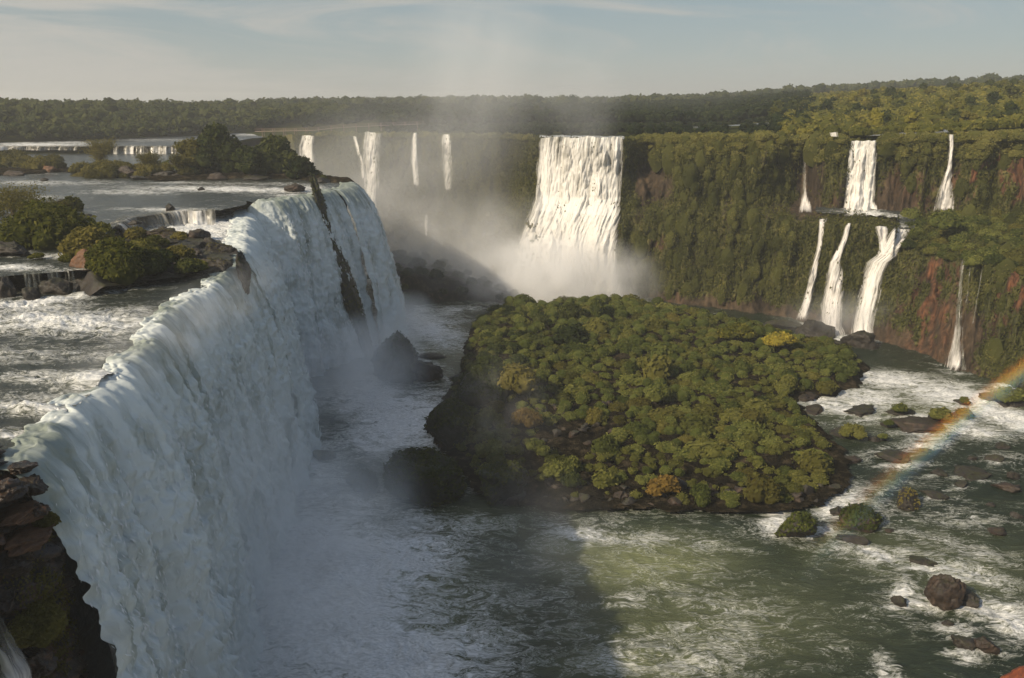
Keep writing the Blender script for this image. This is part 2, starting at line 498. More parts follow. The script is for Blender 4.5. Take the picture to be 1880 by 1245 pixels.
def crown_mesh(name, mat, r, h0, h1, n=9, size=0.3, per=26, squash=0.8):
    cs, rs = [], []
    for i in range(n):
        t = (i + 0.5) / n
        z = h0 + (h1 - h0) * t
        w = math.sin(math.pi * min(0.95, 0.32 + 0.62 * t)) * r
        a = rng.uniform(0, 6.28); q = w * rng.uniform(0.2, 0.75)
        cs.append((q * math.cos(a), q * math.sin(a), z)); rs.append(r * rng.uniform(0.32, 0.52))
    v, f, t = lumps_cloud(cs, rs, per, size, squash, tilt=0.8, inner=0.5)
    return mesh_from(name, v, f, mat, attrs={'tint': t})

def rock_mesh(name, mat, sub=4, seed=0, angular=0.5, rough=0.25, dims=(1, 1, 1)):
    v, f = ico(sub)
    r = np.random.default_rng(seed)
    p = v.copy()
    for _ in range(6 + int(6 * angular)):
        n = r.normal(size=3); n /= np.linalg.norm(n)
        lim = r.uniform(0.42, 0.85)
        d = p @ n
        p = np.where((d > lim)[:, None], p - np.outer(d - lim, n) * 0.94, p)
    p = p * (1 + rough * fbm(v * 1.6 + seed * 3.7, 5, 0.55))[:, None]
    p = p + 0.05 * np.sign(p[:, 2:3]) * ridged(v * 3 + seed, 3)[:, None] * np.array([0, 0, 1])
    p = p * np.array(dims)
    return mesh_from(name, p, f, mat)

# ------------------------------------------------------------------ the gorge outline
def inside(poly, X, Y):
    poly = np.asarray(poly)[:, :2]
    res = np.zeros(np.shape(X), bool)
    j = len(poly) - 1
    for i in range(len(poly)):
        xi, yi = poly[i]; xj, yj = poly[j]
        c = ((yi > Y) != (yj > Y)) & (X < (xj - xi) * (Y - yi) / (yj - yi + 1e-12) + xi)
        res ^= c
        j = i
    return res

def poly_dist(poly, X, Y):
    poly = np.asarray(poly)[:, :2]
    best = np.full(np.shape(X), 1e9)
    for i in range(len(poly)):
        a = poly[i]; b = poly[(i + 1) % len(poly)]
        d = b - a
        L = d @ d + 1e-9
        t = np.clip(((X - a[0]) * d[0] + (Y - a[1]) * d[1]) / L, 0, 1)
        best = np.minimum(best, (X - a[0] - t * d[0]) ** 2 + (Y - a[1] - t * d[1]) ** 2)
    return np.sqrt(best)

def resample(pts, step):
    pts = np.asarray(pts, float)
    s = np.concatenate([[0], np.cumsum(np.linalg.norm(np.diff(pts, axis=0), axis=1))])
    n = max(2, int(s[-1] / step) + 1)
    q = np.linspace(0, s[-1], n)
    return np.stack([np.interp(q, s, pts[:, k]) for k in range(pts.shape[1])], 1), q

def smooth_line(pts, it=2):
    pts = np.asarray(pts, float)
    for _ in range(it):
        q = np.repeat(pts, 2, 0)
        a, b = pts[:-1], pts[1:]
        mid = np.stack([a * .75 + b * .25, a * .25 + b * .75], 1).reshape(-1, pts.shape[1])
        pts = np.concatenate([pts[:1], mid, pts[-1:]])
    return pts

ZA, ZB, ZF = 40.0, 42.6, 45.9          # near river, river above the step, far river
lipA = [G(px, py, ZA) for px, py in ((58, 818), (130, 752), (215, 690), (262, 640), (292, 590), (332, 556), (400, 516), (430, 489))]
lipA2 = [G(px, py, ZA) for px, py in ((436, 476), (446, 445), (449, 414), (456, 388))]
lipB = [G(px, py, ZB) for px, py in ((464, 372), (510, 367), (560, 361), (592, 355), (612, 349))]
lipB2 = [np.array(p) for p in ((-45.5, 240, ZB), (-47, 256, ZB), (-54, 268, ZB))]
hidden = [np.array(p) for p in ((-74, 280, 43), (-108, 296, 43.5), (-128, 330, 45), (-130, 380, 48), (-118, 404, 50.5))]
# the opposite rim: column under the horizon, depth, rim height, ledge height, ledge width, total step out at the foot
RIM = np.array([
    (500, 412, 51.0, 25, 2, 10), (560, 408, 51.5, 25, 2, 10), (610, 388, 53, 25, 2, 10), (650, 368, 53.3, 25, 2, 11),
    (700, 357, 53.3, 24, 3, 14), (760, 352, 53.3, 22, 4, 20), (820, 348, 53.4, 22, 5, 24), (880, 340, 53.5, 25, 5, 20), (930, 334, 53.5, 28, 4, 14), (980, 318, 53.5, 30, 3, 10),
    (1065, 309, 53.5, 30, 3, 10), (1148, 302, 53.5, 30, 3, 10), (1165, 307, 53.5, 30, 5, 13), (1215, 305, 53.5, 31, 7, 14), (1250, 296, 53.8, 32, 5, 13), (1330, 291, 54.2, 32, 6, 14),
    (1400, 286, 54.5, 32, 9, 17), (1440, 288, 54, 32, 12, 22), (1480, 290, 53.5, 32, 16, 28), (1515, 281, 54, 32, 14, 26), (1550, 277, 54, 32, 15, 32), (1565, 278, 53.8, 32, 17, 37), (1612, 276, 53.8, 32, 16, 37), (1630, 273, 54.5, 32, 16, 37),
    (1700, 269, 55, 31.5, 20, 42), (1740, 268, 55.3, 31, 26, 46), (1760, 266, 55.3, 31, 27, 47), (1812, 258, 55.8, 31, 32, 51), (1880, 256, 56, 31, 36, 56), (1960, 248, 56.5, 31, 40, 59), (2100, 236, 56, 31, 40, 60), (2250, 226, 55, 31, 40, 60)])
_wc = np.arange(300.0, 2400.0, 1.0)
_wv = 1.6 * perlin(V3(_wc / 34.0, 3.1, 0)) + 0.8 * perlin(V3(_wc / 13.0, 7.7, 0))
_wr = 0.9 * perlin(V3(_wc / 31.0, 9.1, 0)) + 0.5 * perlin(V3(_wc / 12.0, 4.7, 0))
_wr = _wr * (1 - sstep(955, 985, _wc) * (1 - sstep(1150, 1175, _wc)))
def rim(c, k):
    r = np.interp(c, RIM[:, 0], RIM[:, k])
    return r + np.interp(c, _wc, _wr) if k == 2 else r
def rim_wob(c): return np.interp(c, _wc, _wv)
def rimY(c): return rim(c, 1) + rim_wob(c)
cc = np.arange(512, 2240, 12.0)
rimline = [np.array([(c - PX0) / 1606 * rimY(c), rimY(c), rim(c, 2)]) for c in cc]
tail = [np.array(p) for p in ((195, 190, 54), (200, 130, 53), (185, 70, 52), (150, 25, 49), (80, -4, 45), (20, -8, 42), (-20, 2, 40.5), (-29, 25, 40), (-34.5, 45, 40))]
BOUND = np.array(lipA + lipA2 + lipB + lipB2 + hidden + rimline + tail)
CEN = np.array([25.0, 185.0])

def out_z(c, z):
    """how far the cliff foot stands out from the rim at height z, for column c"""
    zt, zl, lw, tot = rim(c, 2), rim(c, 3), rim(c, 4), rim(c, 5)
    sl = np.where(lw > 18, 7.0, 2.0)
    o = np.zeros(np.broadcast(c, z).shape)
    zt, zl, lw, tot, sl, z = np.broadcast_arrays(zt, zl, lw, tot, sl, z)
    ks = [(zt, 0 * zt), (zt - 3, 0.5 + 0 * zt), (zl + 3, 2.2 + 0 * zt), (zl + 0.4, 3.4 + 0 * zt), (zl - sl, 3.4 + lw), (7 + 0 * zt, 0.45 * tot + 0.55 * (3.4 + lw) + 0.5), (-2 + 0 * zt, np.maximum(tot, lw + 6) + 2)]
    for (z1, o1), (z0, o0) in zip(ks[:-1], ks[1:]):
        t = np.clip((z1 - z) / np.maximum(z1 - z0, 1e-6), 0, 1)
        o = np.where(z <= z1, o1 + (o0 - o1) * t, o)
    return o

def cliff_disp(c, z):
    """bulges of the overgrown cliff (metres towards the viewer)"""
    s = c / 5.6
    wz = z + 3.0 * perlin(V3(s / 9.0, z / 12.0, 4.0))
    d = 2.6 * fbm(V3(s / 13.0, z / 34.0, 1.3), 3)
    d = d + 5.0 * np.abs(perlin(V3(s / 7.0, wz / 20.0, 5.1))) + 3.0 * np.abs(perlin(V3(s / 3.0, wz / 9.0, 15.1))) + 1.5 * np.abs(perlin(V3(s / 1.4, wz / 3.6, 8.8))) - 2.2
    # hollows in the shade under overhanging cover
    for (c0, z0, rc, rz, dep) in ((1195, 45, 26, 6, 7), (1475, 41, 22, 11, 5.5), (1440, 38, 14, 8, 3), (1655, 40, 45, 7, 2.5), (1590, 42, 30, 9, 1.5), (1835, 42, 22, 8, 4), (900, 42, 16, 10, 3)):
        d = d - dep * np.exp(-((c - c0) / rc) ** 2 - ((z - z0) / rz) ** 2)
    for (c0, z0, rc, rz, dep) in ((1290, 47, 40, 8, 2.0), (1405, 48, 22, 8, 3.5), (1520, 46, 22, 10, 2.5), (1360, 38, 40, 6, 2.0)):
        d = d + dep * np.exp(-((c - c0) / rc) ** 2 - ((z - z0) / rz) ** 2)
    lim = sstep(0, 3, z) 
    return d * (0.35 + 0.65 * lim) * sstep(-0.5, 3.5, rim(c, 2) - z)

def cliff_pt(c, z, off=0.0, disp=True):
    Y = rimY(c) - out_z(c, z) - (cliff_disp(c, z) if disp else 0) - off
    return np.stack(np.broadcast_arrays((c - PX0) / 1606.0 * Y, Y, z + 0.0 * Y), -1)

def cliff_at_pixel(px, py, off=0.8, disp=True):
    x, y, zz = ray(px, py)
    c = PX0 + x / y * 1606.0
    sl = zz / y
    lo = np.full(np.shape(c), 120.0); hi = np.full(np.shape(c), 430.0)
    # march from the camera to the cliff face
    Ys = np.linspace(130, 420, 700)
    shp = np.shape(c); cf = np.ravel(c); sf = np.ravel(sl); yf = rimY(cf)
    Yb = np.full(cf.shape, 300.0); todo = np.arange(len(cf))
    for Yv in np.arange(max(130.0, float((yf - 64).min())), 420.0, 0.45):
        if not len(todo): break
        z = CAMZ + sf[todo] * Yv
        hit = Yv >= yf[todo] - out_z(cf[todo], z) - off
        Yb[todo[hit]] = Yv
        todo = todo[~hit]
    Yb = Yb.reshape(shp)
    z = CAMZ + sl * Yb
    if disp:
        Yb = Yb - np.maximum(cliff_disp(c, z), -0.5)
    return np.stack([x / y * Yb, Yb, CAMZ + sl * Yb], -1), c

# ------------------------------------------------------------------ terrain beyond the rim
KD = np.array([0, 230, 300, 345, 400, 412, 430, 460, 490, 540, 600, 640, 700, 760, 900, 1100, 1500, 2500, 4500.0])
TC = {
    -700: [39, 39, 39, 39, 39, 45, 46, 47, 52, 60, 61, 61, 61, 61, 61, 61, 61, 61, 61],
    0:    [39, 39, 39, 39, 39, 45, 46, 47.2, 51, 60, 61.5, 61.5, 61.5, 61, 61, 61, 61, 61, 61],
    150:  [39, 39, 39, 39, 39, 45, 46, 46, 47.2, 54, 60, 61, 61, 61, 61, 61, 61, 61, 61],
    300:  [39, 39, 39, 39, 39, 45, 46, 46, 46, 47.2, 54, 59, 61, 61, 61, 61, 61, 61, 61],
    430:  [39, 39, 39, 39, 39, 45, 46, 46, 46, 46, 47, 49, 56, 61, 62, 62, 62, 62, 62],
    560:  [39, 39, 39, 46, 51, 51, 50.5, 50, 49.5, 49, 48.5, 49, 51, 54, 61, 63, 64, 64, 64],
    700:  [53, 53, 53, 53, 53, 53, 53, 53, 53, 53, 53.5, 53.5, 54, 55, 60, 63, 66, 67, 68],
    900:  [53.5] * 10 + [54, 54, 55, 56, 61, 65, 67, 70, 74],
    1100: [53.5] * 10 + [54, 54, 55, 57, 61, 64, 66, 69, 73],
    1300: [53.8] * 9 + [54.5, 56, 57, 59, 61, 66, 68, 71, 76, 82],
    1420: [54, 54, 54, 54.5, 55.5, 55.8, 56.2, 57, 58, 60, 62.5, 64, 66, 67, 69, 72, 76, 85, 90],
    1560: [54, 54, 54.5, 56, 59, 60, 61, 63.5, 65.5, 68, 70, 71, 72, 73, 77, 80, 85, 90, 95],
    1720: [55, 55, 56, 59, 64, 65, 66.5, 69, 71, 73.5, 75, 76, 77, 79, 83, 88, 92, 95, 100],
    1880: [56, 56, 59, 63, 69, 70.5, 72.5, 75, 77, 80, 82, 83, 84, 86, 90, 95, 98, 100, 105],
    2300: [56, 57, 62, 68, 76, 78, 80, 83, 85, 88, 90, 91, 92, 94, 98, 100, 105, 110, 115],
}
_tc = np.array(sorted(TC)); _tt = np.array([TC[k] for k in sorted(TC)])
_tt = _tt - np.interp(_tc, [1420, 1560, 1720, 1880, 2300], [0, 2.2, 4.0, 6.5, 7])[:, None] * sstep(280, 380, KD)[None, :]
_tt = np.where((_tt > 49) & (_tc < 500)[:, None], np.maximum(_tt - 4.5, 48.5), _tt)
_tt = np.where((_tt > 58) & ((_tc > 500) & (_tc < 1350))[:, None], np.maximum(_tt - 2.5, 57), _tt)
_lowr = (_tt > 44) & (_tt < 47.3) & (_tc < 440)[:, None]
_tt = np.where(_lowr, _tt - 1.6, _tt)
_tt[_tc < 360, KD.tolist().index(412)] = 39.5
_tt[_tc < 100, KD.tolist().index(412)] = 43.2
def terrain_z(X, Y):
    d = np.where(Y > 5, np.hypot(X * 0.35, Y), 0)
    c = np.clip(col_of(X, np.maximum(Y, 30.0)), -700, 2300)
    ci = np.interp(c, _tc, np.arange(len(_tc)))
    di = np.interp(d, KD, np.arange(len(KD)))
    i0 = np.clip(np.floor(ci).astype(int), 0, len(_tc) - 2); f = ci - i0
    j0 = np.clip(np.floor(di).astype(int), 0, len(KD) - 2); g = di - j0
    return (_tt[i0, j0] * (1 - f) * (1 - g) + _tt[i0 + 1, j0] * f * (1 - g) + _tt[i0, j0 + 1] * (1 - f) * g + _tt[i0 + 1, j0 + 1] * f * g)

def build_terrain():
    ring, q = resample(np.concatenate([BOUND, BOUND[:1]]), 1.6)
    ring = ring[:-1]
    n = len(ring)
    dirs = ring[:, :2] - CEN
    R = np.linalg.norm(dirs, axis=1); dirs = dirs / R[:, None]
    S = np.array([0.7, 2, 4, 8, 14, 22, 32, 45, 60, 80, 100, 125, 150, 180, 210, 240, 270, 300, 350, 400, 480, 600, 800, 1100, 1500, 2100, 3000, 4500])
    rows = []
    for s in S:
        xy = ring[:, :2] + dirs * s
        zt = terrain_z(xy[:, 0], xy[:, 1])
        zb = ring[:, 2] - 0.5
        w = sstep(2, 45, s)
        back = xy[:, 1] < 40
        zt = np.where(back, zb, zt)
        z = zb * (1 - w) + zt * w
        z = z + (0.5 * fbm(V3(xy[:, 0] / 14, xy[:, 1] / 14, 0), 3) * min(1, s / 10))
        z = z - 0.4
        rows.append(np.column_stack([xy, z]))
    ns = len(S)
    v = np.stack(rows, 1).reshape(-1, 3)
    i = np.arange(n * ns).reshape(n, ns)
    j = np.roll(i, -1, 0)
    f = np.stack([i[:, :-1], i[:, 1:], j[:, 1:], j[:, :-1]], -1).reshape(-1, 4)[:, ::-1]
    o = link('terrain', mesh_from('terrain', v, f, M['ground']))
    tag(o, 'plateau of dark soil under forest and river around the gorge', 'terrain', kind='structure')
build_terrain()

# ------------------------------------------------------------------ cliffs
def build_cliff():
    c = np.arange(514, 2236, 2.6)
    k = 230
    # even spacing along the profile
    out = []
    for cv in c:
        zs = np.linspace(rim(cv, 2) + 0.0, -2, 400)
        o = out_z(np.full(400, cv), zs)
        s = np.concatenate([[0], np.cumsum(np.hypot(np.diff(zs), np.diff(o)))])
        out.append(np.interp(np.linspace(0, s[-1], k), s, zs))
    Z = np.array(out); Cc = np.repeat(c[:, None], k, 1)
    P = cliff_pt(Cc, Z)
    # level the rim so that it meets the plateau
    fl = 0.9 * perlin(V3(Cc / 20, Z / 6, 2.2))
    P[..., 2] += fl * sstep(0, 4, rim(Cc, 2) - Z)
    s = Cc / 5.6
    veg = 0.78 + 0.42 * fbm(V3(s / 7, Z / 16, 3.3), 4)
    red = np.zeros_like(Z)
    pX, pY = pix(P[..., 0], P[..., 1], P[..., 2])
    for (x0, y0, rx, ry, a) in ((1795, 318, 48, 40, 1.5), (1870, 310, 44, 70, 1.2), (1685, 330, 40, 50, .5), (1650, 560, 30, 60, .5), (1720, 500, 44, 28, 1.2), (1705, 580, 46, 80, 1.0), (1862, 530, 34, 40, 1.5), (1690, 640, 60, 30, .5), (1845, 600, 30, 60, .45), (1215, 448, 24, 20, .5), (1395, 470, 22, 20, .4), (1240, 540, 20, 40, .3), (1520, 370, 30, 30, .25)):
        red = np.maximum(red, a * np.exp(-((pX - x0) / rx) ** 2 - ((pY - y0) / ry) ** 2))
    red = np.clip(red * 0.75 * (0.55 + 1.5 * fbm(V3(s / 3, Z / 5, 9.3), 4)), 0, 1)
    veg = veg - 0.85 * np.clip(red, 0, 1)
    # splash zones stay bare: foot of the falls, hollows, streaks of wet rock on the right
    for (x0, y0, rx, ry, a) in ((1585, 350, 90, 45, .45), (1660, 380, 80, 22, .5), (1470, 385, 60, 18, .5), (1195, 330, 30, 40, .7), (1475, 330, 22, 50, .4), (1560, 620, 130, 30, .5), (1770, 620, 60, 70, .6), (1500, 600, 80, 30, .5), (1300, 570, 180, 24, .45)):
        veg = veg - a * np.exp(-((pX - x0) / rx) ** 2 - ((pY - y0) / ry) ** 2)
    veg = np.where(Z < 4, veg - 0.4 * (1 - Z / 4), veg)
    me = mesh_from('far_cliff', P.reshape(-1, 3), grid_faces(len(c), k)[:, ::-1], M['cliff'], attrs={'veg': veg.ravel(), 'red': np.clip(red, 0, 1).ravel()})
    o = link('cliff', me)
    tag(o, 'tall green overgrown cliff across the gorge with bare reddish patches', 'cliff', kind='structure')
    return P, veg, red, c, Z
CP_, CV_, CR_, CC_, CZ_ = build_cliff()

def cliff_leaves():
    P, veg = CP_, CV_
    du = np.gradient(P, axis=0); dv = np.gradient(P, axis=1)
    nr = np.cross(du, dv); area = np.linalg.norm(nr, axis=2)
    nr = nr / (area[..., None] + 1e-9)
    nr = np.where((nr[..., 1] > 0)[..., None] & (np.abs(nr[..., 2]) < 0.8)[..., None], -nr, nr)
    nr = np.where((nr[..., 2] < -0.3)[..., None], -nr, nr)
    w = area * np.clip((veg - 0.30) * 2.2, 0.0, 1) * (CC_[:, None] > 540) * (CC_[:, None] < 2080)
    w = w.ravel() / w.sum()
    k = 190000
    idx = rng.choice(w.size, k, p=w)
    p = P.reshape(-1, 3)[idx] + rng.normal(size=(k, 3)) * 0.35
    n = nr.reshape(-1, 3)[idx]
    p = p + n * np.abs(rng.normal(0.15, 0.35, (k, 1)))
    v, f, t = leaves(p, n + np.array([0, 0, 0.35]), 0.42, 0.55, 0.55, droop=0.75)
    clump = np.repeat(0.35 * fbm(p / np.array([2.5, 2.5, 5.0]), 3), 4)
    o = link('foliage', mesh_from('cliff_foliage', v, f, M['leaf_cliff'], smooth=False, attrs={'tint': np.clip(t * 0.8 + 0.1 + clump, 0, 1)}))
    tag(o, 'curtain of hanging green plants covering the cliff face across the gorge', 'hanging plants', kind='stuff')
cliff_leaves()

def left_wall():
    line = np.array(tail[-3:] + lipA + lipA2 + lipB + lipB2 + hidden + rimline[:3])
    L, q = resample(line, 0.9)
    t = np.gradient(L[:, :2], axis=0); t /= np.linalg.norm(t, axis=1)[:, None] + 1e-9
    n = np.stack([t[:, 1], -t[:, 0]], 1)
    k = 70
    fz = np.linspace(0, 1, k)
    Z = (L[:, 2] - 0.5)[:, None] * (1 - fz) + -2.0 * fz
    qq = np.repeat(q[:, None], k, 1)
    d = -2.3 + 1.0 * fbm(V3(qq / 4, Z / 3, 4.4), 4) * np.minimum(1, fz * 6) - 0.8 * fz * 0
    X = L[:, 0][:, None] + n[:, 0][:, None] * d
    Y = L[:, 1][:, None] + n[:, 1][:, None] * d
    P = np.stack([X, Y, Z], -1)
    o = link('cliff', mesh_from('near_cliff', P.reshape(-1, 3), grid_faces(len(L), k), M['rock_dark']))
    tag(o, 'dark wet rock wall behind the near curtain of falling water', 'cliff', kind='structure')
left_wall()

# ------------------------------------------------------------------ water sheets
def blobs(pX, pY, lst):
    out = np.zeros_like(pX)
    for b in lst:
        x0, y0, rx, ry, s = b[:5]
        a = math.radians(b[5]) if len(b) > 5 else 0.0
        dx, dy = pX - x0, pY - y0
        u = (dx * math.cos(a) + dy * math.sin(a)) / rx
        w = (-dx * math.sin(a) + dy * math.cos(a)) / ry
        out = np.maximum(out, s * np.exp(-(u * u + w * w)))
    return out

def polar(c0, c1, nc, y0, y1, ny):
    c = np.linspace(c0, c1, nc)
    Y = y0 * (y1 / y0) ** np.linspace(0, 1, ny)
    Cg, Yg = np.meshgrid(c, Y, indexing='ij')
    return (Cg - PX0) / 1606 * Yg, Yg

FOAM_LOW = [(1700, 796, 60, 6, .6), (1655, 856, 50, 5, .5), (1800, 886, 60, 5, .5), (1725, 920, 40, 5, .5), (1790, 1118, 70, 8, .8), (1690, 1042, 50, 6, .7), (1780, 1200, 60, 7, .7), (1655, 1116, 34, 6, .8), (1590, 768, 50, 5, .5), (1730, 880, 34, 4, .5), (1770, 900, 30, 4, .5), (1835, 852, 30, 4, .5), (1545, 905, 24, 4, .5), (1230, 1130, 380, 110, .17), (1650, 1080, 260, 120, .10), (1000, 1060, 120, 90, .2), 
    (590, 1120, 190, 200, 1.3), (710, 1215, 210, 95, 1.1), (700, 1030, 150, 85, 1.0), (640, 940, 100, 60, .75), (620, 880, 80, 40, .45), (560, 840, 60, 60, .8),
    (850, 1090, 110, 60, .33), (830, 965, 150, 26, .42), (900, 1180, 130, 60, .25), (760, 960, 90, 40, .6),
    (1080, 985, 80, 12, .60, 3), (1190, 990, 120, 12, .40, 2), (1290, 1005, 50, 20, .30), (1150, 1105, 70, 22, .42), (1210, 1160, 150, 30, .30, -6), (1180, 1215, 200, 35, .38, -5), (1340, 1165, 80, 40, .30, -30), (1400, 1130, 140, 60, .20), (1625, 1225, 22, 26, .62), (1530, 1190, 60, 30, .2),
    (1470, 712, 40, 10, .70, 20), (1500, 733, 70, 12, .85, 18), (1590, 735, 100, 22, .85), (1640, 700, 90, 16, .95, 5), (1760, 728, 120, 26, .95, 8), (1850, 765, 90, 30, .95, 20), (1790, 790, 80, 22, .75, 10), (1850, 712, 60, 10, .7), (1690, 765, 60, 16, .7), (1860, 835, 50, 12, .35), (1620, 830, 50, 10, .4, -10), (1690, 815, 60, 18, .55, -10), (1570, 775, 60, 8, .2),
    (1425, 960, 26, 26, .85), (1455, 985, 60, 10, .6), (1545, 930, 55, 22, .8, -25), (1600, 905, 40, 10, .4), (1520, 975, 50, 12, .55), (1600, 1015, 60, 18, .8, 8), (1690, 985, 120, 16, .45, 8), (1790, 1010, 110, 20, .5, 18), (1760, 1045, 120, 22, .62, 14), (1650, 1010, 50, 10, .6), (1650, 1085, 24, 26, .85), (1690, 1105, 50, 16, .65, 20), (1790, 1115, 60, 26, .7, 25), (1850, 1135, 60, 32, .9, 30), (1760, 1160, 40, 16, .6), (1780, 1215, 26, 12, .6), (1600, 960, 90, 40, .25), (1800, 960, 100, 30, .25),
    (790, 605, 70, 32, .85, 20), (760, 640, 50, 24, .55), (720, 600, 40, 50, .85), (840, 570, 60, 7, .55, -6), (740, 775, 120, 70, 1.0), (690, 735, 90, 50, .9), (800, 690, 50, 10, .5, 20), (830, 640, 50, 14, .35), (790, 668, 60, 8, .5, 20),
    (1040, 545, 130, 28, .9), (1560, 622, 60, 10, .9), (1490, 598, 40, 8, .6), (1760, 682, 50, 5, .5), (680, 500, 60, 30, .6), (880, 900, 60, 14, .3), (1250, 925, 60, 8, .28), (1120, 930, 60, 10, .15), (760, 525, 80, 16, .4)]
AIR_GLOW_LOW = [(1180, 1035, 170, 55, 1.0), (1060, 1005, 90, 34, .8), (1290, 1140, 280, 100, .5), (700, 1100, 260, 160, .55), (1180, 1220, 200, 40, .6), (1640, 1020, 200, 60, .35), (1780, 1060, 140, 60, .4), (880, 960, 140, 40, .4), (1700, 745, 220, 45, .5), (760, 640, 120, 60, .5)]  # paints the sunlit olive glow in mid river as well as aerated water

def low_water():
    X, Y = polar(-60, 2300, 760, 62, 440, 560)
    pX, pY = pix(X, Y, 0 * X)
    pert = 22 * fbm(V3(X / 12, Y / 12, 0.5), 4)
    foam = blobs(pX + pert * (90 / Y) * 1.2, pY + pert * (90 / Y) * 0.7, FOAM_LOW)
    foam = foam + .22 * fbm(V3(X / 16 + .3 * Y / 16, Y / 10, 3.5), 3) * (foam < .6)
    air = blobs(pX, pY, AIR_GLOW_LOW)
    amp = 0.18 + 1.0 * np.clip(foam, 0, 1)
    z = amp * (0.7 * fbm(V3(X / 4.5, Y / 3.2, 1.0), 4) + 0.35 * ridged(V3(X / 2.2, Y / 1.6, 2.0), 3) - 0.15)
    z = z * np.clip(110 / Y + 0.25, 0.4, 1)
    # the big boil of water below the near falls
    z = z + 1.8 * np.exp(-((pX - 590) / 130) ** 2 - ((pY - 1130) / 160) ** 2)
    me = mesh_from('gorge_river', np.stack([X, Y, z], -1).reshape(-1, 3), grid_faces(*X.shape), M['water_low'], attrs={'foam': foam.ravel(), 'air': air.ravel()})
    o = link('water', me)
    tag(o, 'dark green river with white foam at the bottom of the gorge', 'river', kind='structure')
low_water()

_stp = np.array([(c[0] / c[1], c[1]) for c in [G(px, py, ZB) for px, py in ((-500, 520), (-150, 508), (0, 507), (60, 502), (165, 494), (178, 452), (205, 420), (238, 400), (330, 388), (400, 386), (464, 373))]])
def step_Y(X, Y):
    return np.interp(X / Y, _stp[:, 0], _stp[:, 1], right=_stp[-1, 1])

def sheet(name, X, Y, z, keep, mat, foam, air, label):
    n, m = X.shape
    f = grid_faces(n, m)
    kf = keep.ravel()[f].all(1)
    f = f[kf]
    used = np.zeros(n * m, bool); used[f.ravel()] = True
    remap = np.cumsum(used) - 1
    v = np.stack([X, Y, z], -1).reshape(-1, 3)[used]
    o = link('river', mesh_from(name, v, remap[f], mat, attrs={'foam': foam.ravel()[used], 'air': air.ravel()[used]}))
    tag(o, label, 'river', kind='structure')

FOAM_A = [(110, 590, 230, 26, .85, 2), (40, 560, 120, 14, .7), (230, 615, 70, 22, .25), (180, 700, 90, 20, .95, -3), (90, 690, 120, 14, .5), (60, 752, 110, 12, .85, 4), (20, 795, 70, 10, .75), (240, 570, 60, 8, .45), (350, 548, 60, 5, .25), (60, 553, 150, 7, .95, -8), (180, 650, 120, 14, .38),
          (370, 420, 110, 34, .95), (300, 405, 90, 12, .95), (410, 470, 40, 25, .6), (330, 470, 50, 16, .45), (400, 500, 60, 8, .35), (250, 640, 40, 14, .2), (30, 650, 120, 20, .4), (110, 730, 120, 14, .45)]
def sheet_A():
    X, Y = polar(-420, 620, 420, 36, 235, 460)
    keep = (~inside(BOUND, X, Y)) & (Y < step_Y(X, Y) + 60)
    pX, pY = pix(X, Y, ZA + 0 * X)
    pert = 10 * fbm(V3(X / 6, Y / 6, 1.5), 3)
    foam = blobs(pX + pert, pY + pert * 0.35, FOAM_A)
    air = np.clip(foam * 0.7, 0, 1)
    edge = np.clip(poly_dist(BOUND, X, Y) / 4.0, 0, 1)
    z = (0.16 + 0.6 * np.clip(foam, 0, 1)) * (0.8 * fbm(V3(X / 2.6, Y / 2.0, 4.0), 4) + 0.4 * ridged(V3(X / 1.4, Y / 1.2, 6.0), 3) - 0.2)
    z = ZA - 0.1 + z * (0.35 + 0.65 * edge)
    # humps where the current leaps over hidden rock
    z = z + 0.9 * blobs(pX, pY, [(180, 702, 70, 16, 1.0), (90, 590, 120, 14, .6), (50, 752, 80, 10, .7)])
    sheet('near_river', X, Y, z, keep, M['water_up'], foam, air, 'choppy dark river rushing to the lip of the near falls')
sheet_A()

FOAM_B = [(430, 347, 190, 6, .85, 1), (240, 352, 90, 5, .55), (150, 335, 90, 5, .35), (560, 345, 40, 7, .7), (540, 358, 60, 4, .6), (60, 335, 80, 5, .5), (330, 335, 90, 3, .4), (480, 337, 120, 3, .4), (20, 465, 40, 6, .7), (30, 490, 60, 6, .8), (90, 470, 60, 5, .6), (120, 495, 50, 5, .45), (60, 362, 60, 5, .5), (20, 440, 30, 6, .5), (300, 384, 90, 4, .6), (30, 318, 60, 2.5, .4)]
def sheet_B():
    X, Y = polar(-420, 640, 420, 95, 414, 460)
    keep = (~inside(BOUND, X, Y)) & (Y > step_Y(X, Y) - 0.3)
    pX, pY = pix(X, Y, ZB + 0 * X)
    pert = 8 * fbm(V3(X / 8, Y / 8, 2.5), 3)
    foam = blobs(pX + pert, pY + pert * 0.22, FOAM_B)
    z = (0.15 + 0.45 * np.clip(foam, 0, 1)) * (0.8 * fbm(V3(X / 3.5, Y / 2.6, 7.0), 4) + 0.35 * ridged(V3(X / 1.8, Y / 1.5, 6.0), 3) - 0.2)
    sheet('middle_river', X, Y, ZB - 0.1 + z, keep, M['water_up'], foam, np.clip(foam * .5, 0, 1), 'blue grey river with lines of rapids between the bushy islets')
sheet_B()

def sheet_far():
    X, Y = polar(-500, 560, 260, 413, 900, 120)
    c = col_of(X, Y)
    keep = (c < 470) | (Y > 470)
    pX, pY = pix(X, Y, ZF + 0 * X)
    foam = blobs(pX, pY, [(60, 266, 110, 5, .85), (130, 262, 60, 3, .6), (300, 257, 90, 3, .3), (470, 245, 60, 4, .8), (520, 243, 60, 3, .6)])
    z = ZF + 0.15 * fbm(V3(X / 5, Y / 5, 3.0), 3)
    sheet('far_river', X, Y, z, keep, M['water_far'], foam, foam * 0.5, 'wide pale river in front of the distant dark forest')
sheet_far()

